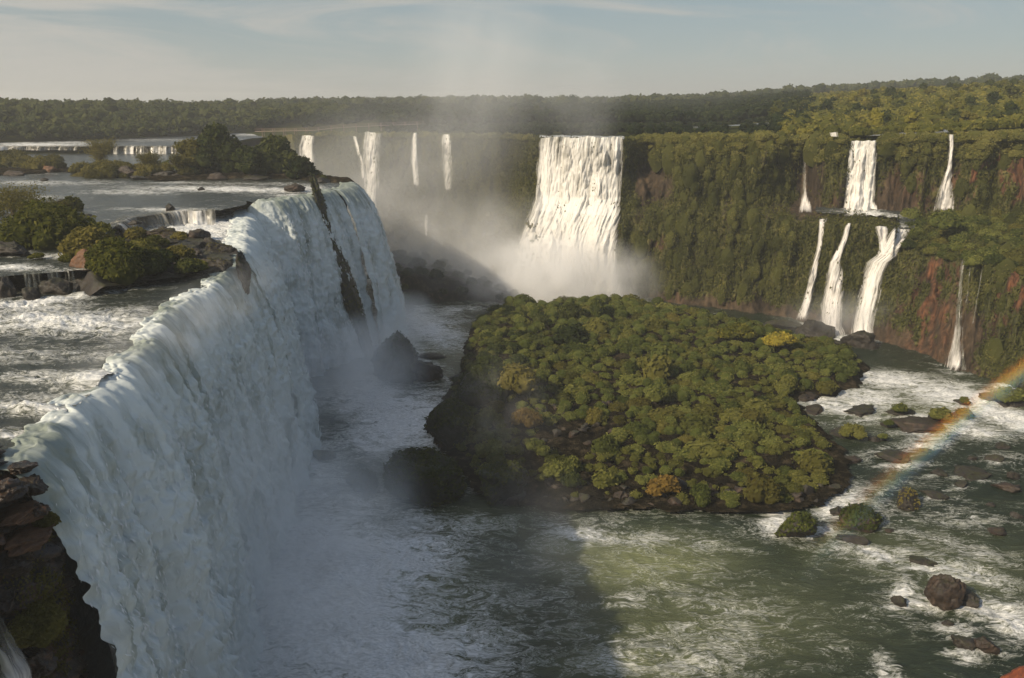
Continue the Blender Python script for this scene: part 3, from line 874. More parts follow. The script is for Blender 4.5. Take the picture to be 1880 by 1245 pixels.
def pool_strip(pts, label):
    """small stretches of water glinting on the far plateau"""
    P = np.array(pts, float)
    L, q = resample(P, 1.0)
    n = len(L)
    rows = [np.column_stack([L[:, 0], L[:, 1] + w, terrain_z(L[:, 0], L[:, 1]) + 0.9 + 0 * L[:, 0]]) for w in np.linspace(-4, 9, 8)]
    v = np.stack(rows, 1).reshape(-1, 3)
    o = link('river', mesh_from('plateau_stream', v, grid_faces(n, 8), M['water_far'], attrs={'foam': np.full(len(v), .25), 'air': np.full(len(v), .2)}))
    tag(o, label, 'stream', kind='structure')

# ------------------------------------------------------------------ the near waterfalls
GRAV = 9.8
def curtain(name, lip, zb, v0, mat, label, step=0.28, nv=240, thin=None, up=3.5, amp=1.0, seed=0.0, ends=(1.5, 1.5), group=None, cat='waterfall', foamtop=None, fold=1.0, spray=0, fsize=.22, hump=1.0, ragk=1.0):
    lip = smooth_line(lip, 3)
    L, q = resample(lip, step)
    t = np.gradient(L[:, :2], axis=0)
    k = max(3, int(3.0 / step)); ker = np.hanning(2 * k + 3)[1:-1]; ker /= ker.sum()
    t = np.stack([np.convolve(np.pad(t[:, j], k, 'edge'), ker[:], 'valid')[:len(L)] for j in (0, 1)], 1)
    t /= np.linalg.norm(t, axis=1)[:, None] + 1e-9
    n = np.stack([t[:, 1], -t[:, 0]], 1)
    # the lip itself is ragged
    rag = (1.1 * perlin(V3(q / 6.0, seed, 0)) + 0.7 * perlin(V3(q / 2.1, seed + 4, 0)) + .3 * perlin(V3(q / .8, seed + 5, 0))) * amp * ragk
    z0 = L[:, 2] + 0.12
    T = np.sqrt(2 * (z0 - zb) / GRAV)
    vv = v0 * (1 + fold * (0.22 * perlin(V3(q / 6.5, seed + 1.5, 0)) + 0.16 * perlin(V3(q / 2.6, seed + 2.5, 0)) + 0.12 * perlin(V3(q / 1.1, seed + 3.5, 0))))
    nup = 14
    w = np.concatenate([np.linspace(-1, 0, nup, endpoint=False), np.linspace(0, 1, nv) ** 0.8])
    W = w[None, :]
    tt = np.clip(W, 0, 1) * T[:, None]
    drop = 0.5 * GRAV * tt ** 2
    outw = np.where(W < 0, W * up, vv[:, None] * tt) + rag[:, None]
    Z = z0[:, None] - drop
    Z = np.where(W < 0, Z - 0.10 * W * 0 + 0.05 * (1 + W), Z)
    Z = Z + hump * amp * (0.34 * fbm(V3(np.repeat(q[:, None], len(w), 1) / 1.5, (W * 3 + 0 * Z), seed + 33), 4) + .3 * perlin(V3(np.repeat(q[:, None], len(w), 1) / 6.0, W * 1.0 + 0 * Z, seed + 35))) * np.exp(-np.clip(W, 0, 1) * 4)
    Z = np.where(W < -0.9, Z - 0.6, Z)
    dist = np.concatenate([np.zeros((len(L), 1)), np.cumsum(np.hypot(np.diff(outw, axis=1), np.diff(Z, axis=1)), 1)], 1)
    Q = np.repeat(q[:, None], len(w), 1)
    g = np.clip(drop / 9.0, 0, 1)
    gg = np.clip(drop / 25.0, 0, 1)
    warp = 1.2 * perlin(V3(Q / 4, dist / 12, seed + 11))
    a1 = fbm(V3((Q + warp) / 2.6, dist / 13, seed + 6), 4)
    a2 = ridged(V3((Q + warp) / 1.1, dist / 4.0, seed + 7), 4)
    a3 = fbm(V3(Q / 0.55, dist / 1.7, seed + 8), 3)
    a4 = fbm(V3(Q / 5.0, dist / 6.0, seed + 9), 4)
    a5 = fbm(V3(Q / 1.6, dist / 2.4, seed + 14), 3)
    d = amp * (g * (0.62 * a1 + 0.6 * (a2 - 0.3) + 0.30 * a3 + gg * 1.1 * a4 + 0.45 * np.abs(a5)) + 0.16 * a3 + .22 * a5)
    X = L[:, 0][:, None] + n[:, 0][:, None] * (outw + d)
    Y = L[:, 1][:, None] + n[:, 1][:, None] * (outw + d)
    Z = Z + 0.35 * d * g
    flow = np.stack([Q, dist, np.full_like(Q, seed)], -1)
    th = np.clip(0.85 - drop / 12.0, 0.20, 0.85) + 0.32 * a4 - 0.45 * a1
    th = np.where(W < 0, 0.95 + 0.5 * a1, th)
    if thin is not None:
        th = th + np.interp(Q, thin[0], thin[1]) * (0.4 + 0.6 * (1 - gg))
    if foamtop is not None:
        for (c0, hw, dd) in foamtop:      # water already white where it reaches the lip
            th = th - 1.0 * np.exp(-((Q - c0) / hw) ** 2) * np.exp(-(drop / dd))
    e = np.minimum(np.clip(Q / ends[0], 0, 1), np.clip((q[-1] - Q) / ends[1], 0, 1))
    o = link(name, mesh_from(name, np.stack([X, Y, Z], -1).reshape(-1, 3), grid_faces(*X.shape), mat,
             attrs={'thin': np.clip(th, -0.5, 1).ravel(), 'edge': e.ravel()}, uvw=flow.reshape(-1, 3)))
    tag(o, label, cat, group)
    if spray:
        wgt = np.clip((drop - 0.6) / 5.0, 0, 1) * (1.15 - th.clip(0, 1)) * np.gradient(dist, axis=1)
        wgt = wgt.ravel() / wgt.sum()
        ii = rng.choice(wgt.size, spray, p=wgt)
        pts = np.stack([X, Y, Z], -1).reshape(-1, 3)[ii]
        nn = np.repeat(np.column_stack([n, np.zeros(len(n))])[:, None, :], len(w), 1).reshape(-1, 3)[ii]
        gi = g.ravel()[ii][:, None]
        pts = pts + nn * np.abs(rng.normal(0, .16, (spray, 1))) * (0.3 + gi) + rng.normal(0, .08, (spray, 3))
        v, f, t = leaves(pts, nn + np.array([0, 0, .3]), fsize * (0.7 + .8 * gi[:, 0])[:, None], .28, .3, .8)
        q_ = link('spray', mesh_from('spray', v, f, M['spray'], False), o)
        q_['kind'] = 'stuff'
    return L, q

L1, q1 = curtain('waterfall', [np.array((-36.2, 55.6, ZA))] + lipA + lipA2[:1], -0.5, 2.9, M['fall_near'], 'huge near waterfall pouring in shade down the left side of the gorge', step=0.24, nv=250, amp=1.05, seed=1.0, up=2.0, spray=9000, fsize=.18,
                 foamtop=[(22, 6, 6), (12, 3, 3), (60, 8, 1.5), (40, 5, 1)])
L2, q2 = curtain('waterfall', lipA2 + lipB, -0.5, 3.4, M['fall_near'], 'tall white waterfall in the recess behind the near one, left of the dark mossy rib', step=0.3, nv=230, amp=1.0, seed=21.0, spray=8000, fsize=.3,
                 foamtop=[(20, 16, 16), (45, 10, 14), (62, 8, 8)])
L3, q3 = curtain('waterfall', [L2[-1] * 0.15 + np.array(lipB[-1]) * 0.85] + lipB2, -0.5, 4.6, M['fall_near'], 'waterfall seen edge on just right of the dark mossy rib', step=0.35, nv=200, amp=.85, seed=41.0, spray=3000, fsize=.32)

# low cascades over the steps of the river
st = np.arange(-0.87, -0.505, 0.004)
def step_pts(a0, a1, z, n=40):
    a = np.linspace(a0, a1, n)
    Y = np.interp(a, _stp[:, 0], _stp[:, 1])
    return [np.array((aa * yy, yy, z)) for aa, yy in zip(a, Y)]
curtain('waterfall', step_pts(_stp[1, 0], _stp[4, 0], ZB), ZA - 0.3, 1.6, M['fall_thin'], 'low cascade over dark rocks at the left edge below the bushy islet', step=0.12, nv=50, amp=0.5, seed=61.0, up=1.5, cat='cascade', thin=([0, 6, 9, 14, 18, 24, 30, 60], [.2, .5, .1, .6, .15, .5, .2, .3]))
curtain('waterfall', step_pts(_stp[6, 0], _stp[9, 0], ZB), ZA - 0.3, 2.6, M['fall_far'], 'low white rapid dropping over the ledge right of the bushy islet', step=0.25, nv=50, amp=0.6, seed=71.0, up=2, ragk=1.8, cat='rapid', thin=([0, 10, 20, 30, 60], [.1, -.2, .1, -.3, -.2]))
curtain('waterfall', [D(px, 264, 413) * np.array([1, 1, 0]) + np.array([0, 0, ZF]) for px in (-260, -60, 60, 120, 150)], ZF - 1.7, 3.0, M['fall_far'], 'sloping white rapids on the distant river at far left', step=0.9, nv=40, amp=0.9, seed=81.0, up=6, ragk=6.0, cat='rapid', thin=(list(range(0, 400, 7)), list(np.random.default_rng(3).uniform(-.6, .2, 58))))
curtain('waterfall', [D(px, 264, 413) * np.array([1, 1, 0]) + np.array([0, 0, ZF]) for px in (205, 250, 300, 350, 380, 420)], ZB - 0.3, 2.0, M['fall_far'], 'long low waterfall glowing behind the shrubs of the tree covered islet', step=0.6, nv=40, amp=0.6, seed=91.0, up=6, ragk=4.0, thin=(list(range(0, 90, 3)), list(np.random.default_rng(4).uniform(-.5, .25, 30))))

# ------------------------------------------------------------------ the waterfalls on the far cliff
def far_fall(label, rows, mat='fall_far', off=1.0, nu=26, nv=90, seed=0.0, name='waterfall', thin=0.0, bulge=0.9, amp=0.5, edge=0.36, cat='waterfall', group=None, thinrows=None, parent=None, disp=True):
    """rows: (photo y, left x, right x) down the fall; laid on the cliff, standing off by a metre"""
    rows = np.array(rows, float)
    v = np.linspace(0, 1, nv)
    yy = rows[0, 0] + (rows[-1, 0] - rows[0, 0]) * v
    xl = np.interp(yy, rows[:, 0], rows[:, 1]); xr = np.interp(yy, rows[:, 0], rows[:, 2])
    u = np.linspace(0, 1, nu)
    Xp = xl[None, :] + (xr - xl)[None, :] * u[:, None]
    wid = (xr - xl)[None, :]
    Xp = Xp + np.minimum(wid, 30) * 0.05 * perlin(V3(u[:, None] * wid / 12.0, yy[None, :] / 45, seed + 2)) + 0.7 * perlin(V3(u[:, None] * wid / 5.0, yy[None, :] / 16, seed + 5))
    Yp = np.repeat(yy[None, :], nu, 0)
    Yp = Yp + (4.0 * perlin(V3(u * wid[0, 0] / 26.0, seed, 0)) + 2.0 * perlin(V3(u * wid[0, 0] / 9.0, seed + 3, 0)))[:, None] * np.clip(1 - v * 3, 0, 1)[None, :] * min(1.0, wid[0, 0] / 40)
    P, c = cliff_at_pixel(Xp, Yp, off, disp)
    Ysm = P[..., 1].copy()
    for _ in range(4):                                   # falling water bridges the hollows in the rock
        Ysm[:, 1:-1] = np.minimum(Ysm[:, 1:-1], 0.5 * (Ysm[:, :-2] + Ysm[:, 2:]))
        Ysm[:, 1:] = np.minimum(Ysm[:, 1:], Ysm[:, :-1] + 0.03)
    q = u[:, None] * np.maximum(wid, 1) * 0.19
    dist = np.repeat((yy - yy[0])[None, :] * 0.19, nu, 0)
    Q = q + 0 * dist
    d = bulge * np.sin(np.pi * u)[:, None] + amp * fbm(V3(Q / 1.6, dist / 22, seed + 1), 4) + amp * 0.45 * ridged(V3(Q / 0.7, dist / 11, seed + 3), 3) + amp * .2 * fbm(V3(Q / .6, dist / 1.6, seed + 4), 3)
    k = (Ysm - d) / P[..., 1]
    x, y, zz = ray(Xp, Yp)
    Yn = Ysm - d
    P = np.stack([x / y * Yn, Yn, CAMZ + zz / y * Yn], -1)
    e = np.minimum(np.clip(u / edge, 0, 1), np.clip((1 - u) / edge, 0, 1))[:, None] + 0 * dist
    e = e * np.clip((1 - v) / 0.06, 0, 1)[None, :]
    th = thin + 0.25 * fbm(V3(Q / 2.2, dist / 22, seed + 9), 3)
    if thinrows is not None:
        th = th + np.interp(yy, thinrows[0], thinrows[1])[None, :]
        e = e - np.clip(np.interp(yy, thinrows[0], thinrows[1]), 0, 1)[None, :] * 0.35
    o = link(name, mesh_from(name, P.reshape(-1, 3), grid_faces(nu, nv)[:, ::-1], M[mat], attrs={'thin': np.clip(th, -0.5, 1).ravel(), 'edge': e.ravel()},
             uvw=np.stack([Q, dist, np.full_like(Q, seed)], -1).reshape(-1, 3)), parent)
    if parent is None:
        tag(o, label, cat, group)
    return o

far_fall('widest far waterfall, brilliant white, in the middle of the opposite cliff', [(252, 988, 1148), (262, 986, 1147), (330, 982, 1143), (368, 980, 1140), (390, 972, 1139), (420, 958, 1136), (450, 945, 1134), (500, 940, 1136), (548, 925, 1145)],
         nu=140, nv=220, seed=3.0, off=1.6, amp=.7, edge=0.07, thin=0.02, bulge=0.6, thinrows=([250, 262, 300, 360, 372, 390, 545], [.25, .22, .16, .10, -.15, -.2, -.2]))
far_fall('bright double stream falling into the mist, fourth fall left of the widest one', [(244, 662, 705), (260, 660, 702), (300, 662, 698), (360, 664, 696), (420, 666, 694)], seed=13.0, nu=40, nv=110, amp=0.7, thinrows=([244, 270, 420], [.28, .25, -.1]))
far_fall('thin slanting strand of water just left of the bright double stream', [(250, 646, 656), (270, 652, 660), (300, 660, 668), (330, 664, 671)], seed=17.0, nu=10, thin=.2)
far_fall('narrow white ribbon of water in the mist, midway between its misty neighbours', [(244, 757, 767), (256, 754, 767), (300, 754, 768), (343, 757, 771)], seed=23.0, nu=16, thin=.05)
far_fall('veil of water with loose strands, nearest misty fall left of the widest one', [(247, 810, 826), (260, 808, 832), (300, 809, 834), (352, 814, 832)], seed=29.0, nu=20, thin=.22)
far_fall('short faint trickle low on the misty slope', [(394, 778, 788), (412, 777, 788), (434, 778, 788)], mat='fall_thin', seed=31.0, nu=10, thin=.2)
far_fall('pale fall at the far corner of the gorge behind the islet trees', [(249, 552, 578), (270, 548, 577), (345, 548, 580)], seed=37.0, nu=24, nv=70, amp=.6)
far_fall('faint thread of water in a dark hollow of the upper right cliff', [(280, 1474, 1481), (320, 1471, 1482), (360, 1469, 1484), (390, 1466, 1492)], mat='fall_thin', seed=43.0, nu=12, thin=.35, thinrows=([280, 350, 375, 390], [.25, .25, -.3, -.5]))
far_fall('broad white waterfall of the upper right cliff dropping to a rock ledge', [(259, 1561, 1611), (280, 1557, 1610), (330, 1551, 1609), (370, 1549, 1606), (385, 1546, 1612), (397, 1544, 1620)], seed=47.0, nu=50, nv=120, amp=.8, edge=.1, thinrows=([258, 300, 370, 395], [.1, .14, .0, -.4]))
far_fall('slim waterfall at the right that spreads into a white fan at its foot', [(247, 1742, 1752), (280, 1741, 1751), (310, 1737, 1749), (335, 1728, 1748), (350, 1722, 1750), (388, 1713, 1755)], mat='fall_thin', seed=53.0, nu=24, thin=.0, thinrows=([247, 330, 345, 390], [.0, .05, -.2, -.3]))
far_fall('narrow broken cascade, leftmost of the lower right falls', [(402, 1502, 1520), (412, 1503, 1514), (440, 1502, 1511), (462, 1498, 1508), (480, 1490, 1504), (520, 1482, 1497), (560, 1470, 1490), (588, 1460, 1484)], mat='fall_thin', seed=59.0, nu=20, nv=110, thin=.02)
far_fall('stepped cascade fanning out, middle of the lower right falls', [(410, 1554, 1563), (440, 1544, 1557), (465, 1532, 1548), (482, 1522, 1545), (500, 1518, 1548), (560, 1505, 1550), (600, 1505, 1548), (622, 1512, 1555)], mat='fall_thin', seed=67.0, nu=30, nv=110, thin=.06)
ff = far_fall('strong bent cascade, rightmost and whitest of the lower right falls', [(416, 1640, 1688), (425, 1632, 1672), (445, 1624, 1655), (470, 1606, 1648), (482, 1590, 1636), (500, 1583, 1626), (560, 1568, 1612), (600, 1560, 1606), (632, 1556, 1606)], mat='fall_far', seed=73.0, nu=34, nv=130, thin=.05)
far_fall('', [(416, 1606, 1632), (440, 1610, 1630), (470, 1614, 1634)], mat='fall_thin', seed=77.0, nu=12, thin=.05, parent=ff, name='side_stream')
far_fall('', [(438, 1652, 1664), (455, 1640, 1654), (468, 1628, 1640)], mat='fall_thin', seed=78.0, nu=10, thin=.1, parent=ff, name='side_stream')
t1 = far_fall('wispy streams trickling down the bare reddish cliff at right', [(466, 1767, 1776), (500, 1759, 1771), (560, 1752, 1769), (640, 1742, 1768), (682, 1730, 1772)], mat='fall_thin', seed=83.0, nu=14, nv=120, thin=.34, thinrows=([466, 600, 640, 682], [.3, .2, .0, -.2]))
for sd, rows in ((84, [(492, 1778, 1783), (540, 1774, 1780), (560, 1770, 1778)]), (85, [(482, 1803, 1808), (540, 1793, 1798), (600, 1782, 1788)]), (86, [(600, 1764, 1770), (640, 1762, 1772), (684, 1760, 1780)])):
    far_fall('', rows, mat='fall_thin', seed=float(sd), nu=8, thin=.35, thinrows=([480, 690], [.3, .2]), parent=t1, name='strand')
far_fall('small white spill on the plateau rim above the broad right waterfall', [(243, 1521, 1539), (251, 1523, 1540)], mat='fall_thin', seed=87.0, nu=14, nv=20, thin=.2, off=2.0, cat='rapid')

def cliff_pool():
    """foaming shelf of water between the upper and the lower right falls"""
    c = np.linspace(1510, 1700, 120); w = np.linspace(0, 1, 16)
    P = []
    for cv in c:
        y0 = rimY(cv) - 3.6; 
        zl = float(rim(cv, 3)); sl = 7.0 if rim(cv, 4) > 18 else 2.0
        for ww in w:
            z = zl + 0.4 - ww * sl * .55
            Y = rimY(cv) - float(out_z(np.array(cv), np.array(z))) - .3
            P.append(((cv - PX0) / 1606 * Y, Y, z + 0.75))
    P = np.array(P)
    pX, pY = pix(P[:, 0], P[:, 1], P[:, 2])
    fo = blobs(pX, pY, [(1590, 393, 40, 7, 1.0), (1650, 396, 50, 4, .55), (1740, 388, 24, 6, .9), (1510, 403, 16, 5, .6), (1650, 414, 40, 4, .7), (1560, 408, 10, 5, .5)])
    P[:, 2] += 0.4 * fbm(P / 2.0, 3)
    o = link('water', mesh_from('ledge_water', P, grid_faces(120, 16)[:, ::-1], M['water_far'], attrs={'foam': fo, 'air': fo * .5}))
    tag(o, 'shallow foaming water on the ledge between the upper and lower right falls', 'pool', kind='structure')
cliff_pool()

# ------------------------------------------------------------------ islets and islands
def islet(poly, z0, height, slope, label, mat='islet', step=0.8, rough=0.5, name='island', seed=0.0, below=1.2):
    poly = np.asarray(poly, float)[:, :2]
    lo, hi = poly.min(0) - 2, poly.max(0) + 2
    x = np.arange(lo[0], hi[0], step); y = np.arange(lo[1], hi[1], step)
    X, Y = np.meshgrid(x, y, indexing='ij')
    wob = 1.3 * perlin(V3(X / 4, Y / 4, seed)) + 0.6 * perlin(V3(X / 1.5, Y / 1.5, seed + 3))
    d = np.where(inside(poly, X, Y), 1, -1) * poly_dist(poly, X, Y) + wob
    hh = height(X, Y) if callable(height) else height
    z = z0 - below + np.clip((d + slope * below / np.maximum(hh, 0.5)) / slope, 0, 1) ** 0.7 * (hh + below)
    z = z + rough * fbm(V3(X / 3, Y / 3, seed + 8), 4) * np.clip(d / 2 + .5, 0, 1)
    keep = d > -2.2
    f = grid_faces(*X.shape); f = f[keep.ravel()[f].any(1)]
    used = np.zeros(X.size, bool); used[f.ravel()] = True
    rm = np.cumsum(used) - 1
    o = link(name, mesh_from(name, np.stack([X, Y, z], -1).reshape(-1, 3)[used], rm[f], M[mat]))
    tag(o, label, 'island', kind='structure')
    return lambda xx, yy: np.where(True, z[np.clip(((np.asarray(xx) - lo[0]) / step).astype(int), 0, len(x) - 1), np.clip(((np.asarray(yy) - lo[1]) / step).astype(int), 0, len(y) - 1)], 0)

ISL = np.array([G(px, py, 0.0) for px, py in ((905, 905), (960, 918), (1060, 932), (1190, 928), (1290, 934), (1400, 938), (1482, 922), (1532, 884), (1525, 830), (1478, 780), (1440, 735), (1505, 722), (1560, 708), (1580, 672), (1550, 652), (1480, 630), (1400, 610), (1300, 590), (1200, 570), (1120, 560), (1050, 560), (1000, 566), (930, 566), (880, 592), (862, 640), (850, 700), (800, 780), (850, 850))])
def isl_h(X, Y):
    a, b = pix(X, Y, 2 + 0 * X)
    h = 0.7 + 1.5 * sstep(910, 640, b)
    h = h + 2.6 * np.exp(-((a - 930) / 70) ** 2 - ((b - 640) / 60) ** 2) + 3.5 * np.exp(-((a - 900) / 60) ** 2 - ((b - 720) / 40) ** 2)
    h = h - 1.6 * np.exp(-((a - 1060) / 60) ** 2 - ((b - 795) / 30) ** 2) + 0.9 * np.exp(-((a - 1250) / 140) ** 2 - ((b - 610) / 40) ** 2)
    return np.maximum(h, 0.8)
isl_z = islet(ISL, 0.0, isl_h, 7.0, 'rocky soil of the low bush covered island in the middle of the gorge', seed=2.0, rough=1.1, step=.6)

BANK = np.array([G(px, py, 0.0) for px, py in ((725, 585), (760, 560), (830, 552), (900, 552), (955, 560), (960, 548), (880, 528), (800, 510), (720, 500), (680, 510))])
def bank_h(X, Y):
    a, b = pix(X, Y, 0 * X)
    return np.interp(a, [700, 740, 800, 860, 900, 960], [8.5, 9, 7.5, 5, 3, 1.2])
bank_z = islet(BANK, 0.0, bank_h, 6.0, 'dark shaded bank running back from the foot of the near falls', seed=5.0, rough=1.0)

TREEI = np.array([G(px, py, ZB) for px, py in ((-120, 326), (0, 321), (60, 318), (120, 312), (200, 326), (260, 323), (300, 331), (380, 328), (450, 326), (540, 327), (600, 334))] +
                 [np.array(p) for p in ((-48, 258, ZB), (-56, 266, ZB), (-76, 277, ZB), (-106, 292, ZB), (-160, 304, ZB), (-230, 310, ZB))])
tree_z = islet(TREEI, ZB, lambda X, Y: 0.8 + 0.5 * sstep(300, 450, col_of(X, Y)), 3.0, 'low rocky islet carrying the dark trees above the falls', seed=7.0, rough=0.6)
LFT = np.array([G(px, py, ZB - 0.4 if px < 185 else ZA + .4) for px, py in ((-80, 472), (20, 458), (90, 450), (150, 462), (180, 508), (210, 520), (300, 510), (370, 496), (402, 478), (392, 452), (330, 436), (290, 440), (240, 430), (215, 418), (170, 398), (90, 388), (0, 380), (-80, 378))])
left_z = islet(LFT, ZB - 2.5, lambda X, Y: 0.5 + 1.7 * (1 - sstep(150, 230, pix(X, Y, 41.5 + 0 * X)[0])), 3.0, 'dark rocky islet with bushes and grass above the near falls', mat='rock_dark', seed=9.0, step=0.3, rough=1.0, below=2.2)

# ------------------------------------------------------------------ rocks
def rock(label, px, py, z, w, h, d=None, mat='rock_dark', seed=0, angular=0.5, rough=0.28, rz=0.0, sub=5, sink=0.3, group=None, moss=None, cat='rock', tilt=(0, 0)):
    """px,py: where the middle of its foot stands; w,h in photo pixels"""
    p = G(px, py, z)
    m = p[1] / F * 1.03
    W, H = w * m / 2, h * m
    Dp = (d * m / 2) if d else W * 0.8
    p = p + np.array([0, Dp * 0.6, 0])
    me = rock_mesh('rock', M[mat], sub, seed, angular, rough, (W, Dp, H * 0.62))
    o = link('rock', me, None, (p[0], p[1], p[2] + H * (0.5 - sink)))
    o.rotation_euler = (tilt[0], tilt[1], rz)
    tag(o, label, cat, group)
    if moss:
        mm, sz, cover, kk = moss
        vv = np.array([q.co[:] for q in me.vertices]); nn = np.array([q.normal[:] for q in me.vertices])
        ok = nn[:, 2] + 0.6 * fbm(vv / max(W, 1) * 1.8 + seed, 3) > 1 - cover
        idx = np.where(ok)[0]
        if len(idx):
            ii = rng.choice(idx, kk)
            v, f, t = leaves(vv[ii] + nn[ii] * rng.uniform(0, sz, (kk, 1)), nn[ii] + np.array([0, 0, .5]), sz, 0.7, 0.5)
            link('moss', mesh_from('moss', v, f, M[mm], False, {'tint': t}), o)
    return o

G_ = 'rock_green'
rock('big dark overgrown rock standing in the shaded basin, left one of the front pair', 785, 925, 0, 175, 100, 130, G_, 3, .7, .3, sink=.12, moss=('leaf_shade', .35, .9, 2600))
rock('low black rock in the basin, right one of the front pair', 915, 925, 0, 110, 80, 110, G_, 4, .6, .3, sink=.15, moss=('leaf_shade', .3, .6, 900))
rock('dark mossy rock behind the front pair in the basin, half veiled by mist', 825, 835, 0, 105, 92, 110, G_, 5, .6, .3, sink=.12, moss=('leaf_shade', .35, .9, 1800))
rock('tall dark bluff with bushes on its sunny shoulder at the left end of the island', 885, 765, 0, 120, 110, 130, G_, 6, .6, .25, sink=.1, moss=('leaf_shade', .4, .95, 2400))
rock('wet black rock mass at the foot of the mossy rib, streaked by trickles', 712, 712, 0, 105, 92, 120, 'rock_dark', 7, .7, .35, sink=.12, moss=('leaf_shade', .35, .55, 900))
rock('black rock shelf sloping down from the foot of the rib into the channel', 765, 700, 0, 90, 40, 60, 'rock_dark', 8, .6, .35, sink=.2)
rock('small dark rock in white water left of the front pair', 660, 905, 0, 64, 40, 60, 'rock_dark', 9, .6, .3, sink=.2, moss=('leaf_shade', .25, .8, 500))
rock('black ledge awash in the foam under the near falls', 590, 845, 0.4, 60, 16, 40, 'rock_dark', 10, .8, .35, sink=.25)
rock('little black rock awash beside the foam ledge', 645, 865, 0.3, 30, 10, 20, 'rock_dark', 11, .8, .35)
for i, (x, y, w, h) in enumerate(((735, 580, 60, 22), (790, 660, 60, 12), (845, 700, 40, 12))):
    rock(['dark rock at the end of the shaded bank beside the far end of the falls', 'flat dark rock in the rough channel behind the basin', 'small dark rock in the channel at the foot of the bluff'][i], x, y, 0, w, h, None, 'rock_dark', 12 + i, .6, .3)
# rocks of the right hand rapids
rock('dark rock capped with bright green grass, left of the two grassy rocks in the rapids', 1465, 992, 0, 80, 48, 60, 'rock_dark', 21, .6, .3, sink=.15, moss=('leaf_island', .3, .62, 900))
rock('dark rock with a green bushy top, right of the two grassy rocks in the rapids', 1583, 975, 0, 76, 44, 56, 'rock_brown', 22, .6, .3, sink=.15, moss=('leaf_island', .32, .72, 1200))
rock('flat slanting black slab between the two grassy rocks and the foam', 1572, 1000, 0, 70, 16, 40, 'rock_dark', 23, .8, .25, rz=-.3, sink=.25)
rock('tiny pointed brown rock in the foam right of the grassy rocks', 1634, 978, 0, 18, 10, 14, 'rock_brown', 24, .9, .2)
rock('large dark angular boulder in white water near the right edge', 1742, 1116, 0, 82, 70, 66, 'rock_brown', 25, 1.6, .34, sink=.2, tilt=(.3, .4))
rock('low dark rock leaning against the right side of the large boulder', 1785, 1112, 0, 60, 32, 50, 'rock_dark', 26, .8, .3)
rock('small black rock left of the large boulder in the foam', 1655, 1114, 0, 40, 22, 34, 'rock_dark', 27, .8, .3)
rock('long black rock ridge awash below the grassy rocks', 1690, 1036, 0, 64, 14, 30, 'rock_dark', 28, .8, .3, rz=-.4)
rock('broad flat dark rock near the lower right corner', 1775, 1195, 0, 60, 28, 50, 'rock_dark', 29, .7, .3)
rock('dark brown rock touching the broad flat rock near the lower right corner', 1818, 1200, 0, 52, 32, 44, 'rock_brown', 30, .7, .3)
rock('dark stone upstream of the pair in the lower right corner', 1742, 1150, 0, 30, 14, 24, 'rock_dark', 31, .7, .3)
rock('rusty orange red rim, shaped as rock, cut off by the lower right corner', 1945, 1300, 0.0, 200, 60, 120, 'rust_rim', 32, .3, .12, sink=.2)  # reddish rim of an unidentified thing, built as a rock
rock('brownish rock with sparse green top in the calm water below the rainbow', 1672, 935, 0, 54, 40, 50, 'rock_dark', 33, .6, .35, moss=('leaf_olive', .2, .5, 250))
rock('dark rock lying in the shallow water under the rainbow end', 1538, 905, 0, 34, 16, 26, 'rock_dark', 34, .7, .3)
GS = 'small dark stones in the right hand shallows'
for i, (x, y, w, h) in enumerate(((1500, 760, 60, 12), (1590, 762, 70, 12), (1700, 792, 90, 16), (1650, 850, 70, 14), (1560, 850, 46, 12), (1800, 880, 80, 14), (1480, 735, 60, 10), (1540, 945, 40, 14), (1860, 905, 60, 16), (1720, 915, 50, 12), (1840, 985, 50, 12), (1830, 735, 50, 14))):
    rock('low brown rock shelf barely above the right hand rapids', x, y, 0, w, h, w * .9, ('rock_brown', 'rock_dark')[i % 2], 460 + i, .9, .35, group='low rock shelves in the right hand rapids', sub=4)
for i, (x, y, w, h) in enumerate(((1730, 875, 40, 14), (1770, 895, 34, 12), (1830, 848, 36, 14), (1860, 880, 30, 16), (1845, 825, 40, 12), (1545, 890, 26, 10), (1610, 812, 30, 10), (1790, 845, 30, 9), (1700, 830, 26, 8), (1640, 880, 20, 7), (1870, 950, 26, 10), (1820, 930, 20, 8))):
    rock('small dark stone breaking the surface of the right hand shallows', x, y, 0, w, h, None, 'rock_dark', 40 + i, .8, .3, group=GS, sub=4)
rock('rounded dark boulder at the foot of the strong bent cascade', 1585, 640, 0, 66, 44, 60, 'rock_dark', 60, .4, .25)
rock('dark boulder between the lower right falls at the cliff foot', 1500, 622, 0, 76, 36, 60, 'rock_dark', 61, .5, .25)
rock('low dark boulder left of the cliff foot falls', 1440, 606, 0, 70, 22, 50, 'rock_dark', 62, .5, .25)
rock('dark stone below the spreading cascade', 1535, 640, 0, 44, 18, 40, 'rock_dark', 63, .5, .25)
GI = 'stones along the front shore of the island'
for i in range(60):
    x = rng.uniform(930, 1510); y = 925 + rng.uniform(-30, 6) + 4 * math.sin(x / 60)
    w = rng.uniform(8, 40)
    p = G(x, y, 0.3)
    rock('dark stone on the front shore of the bushy island', x, y, 0.3, w, w * rng.uniform(.4, .8), None, 'rock_dark' if i % 3 else 'rock_brown', 70 + i, .8, .3, group=GI, sub=3)
for i in range(30):
    x = rng.uniform(985, 1130); y = rng.uniform(745, 845)
    p = G(x, y, 1.5); w = rng.uniform(8, 22)
    rock('stone among the pale pebbles of the island clearing', x, y, float(isl_z(p[0], p[1])), w, w * .6, None, 'rock_brown' if i % 2 else 'rock_dark', 100 + i, .9, .3, group='stones in the island clearing', sub=3)
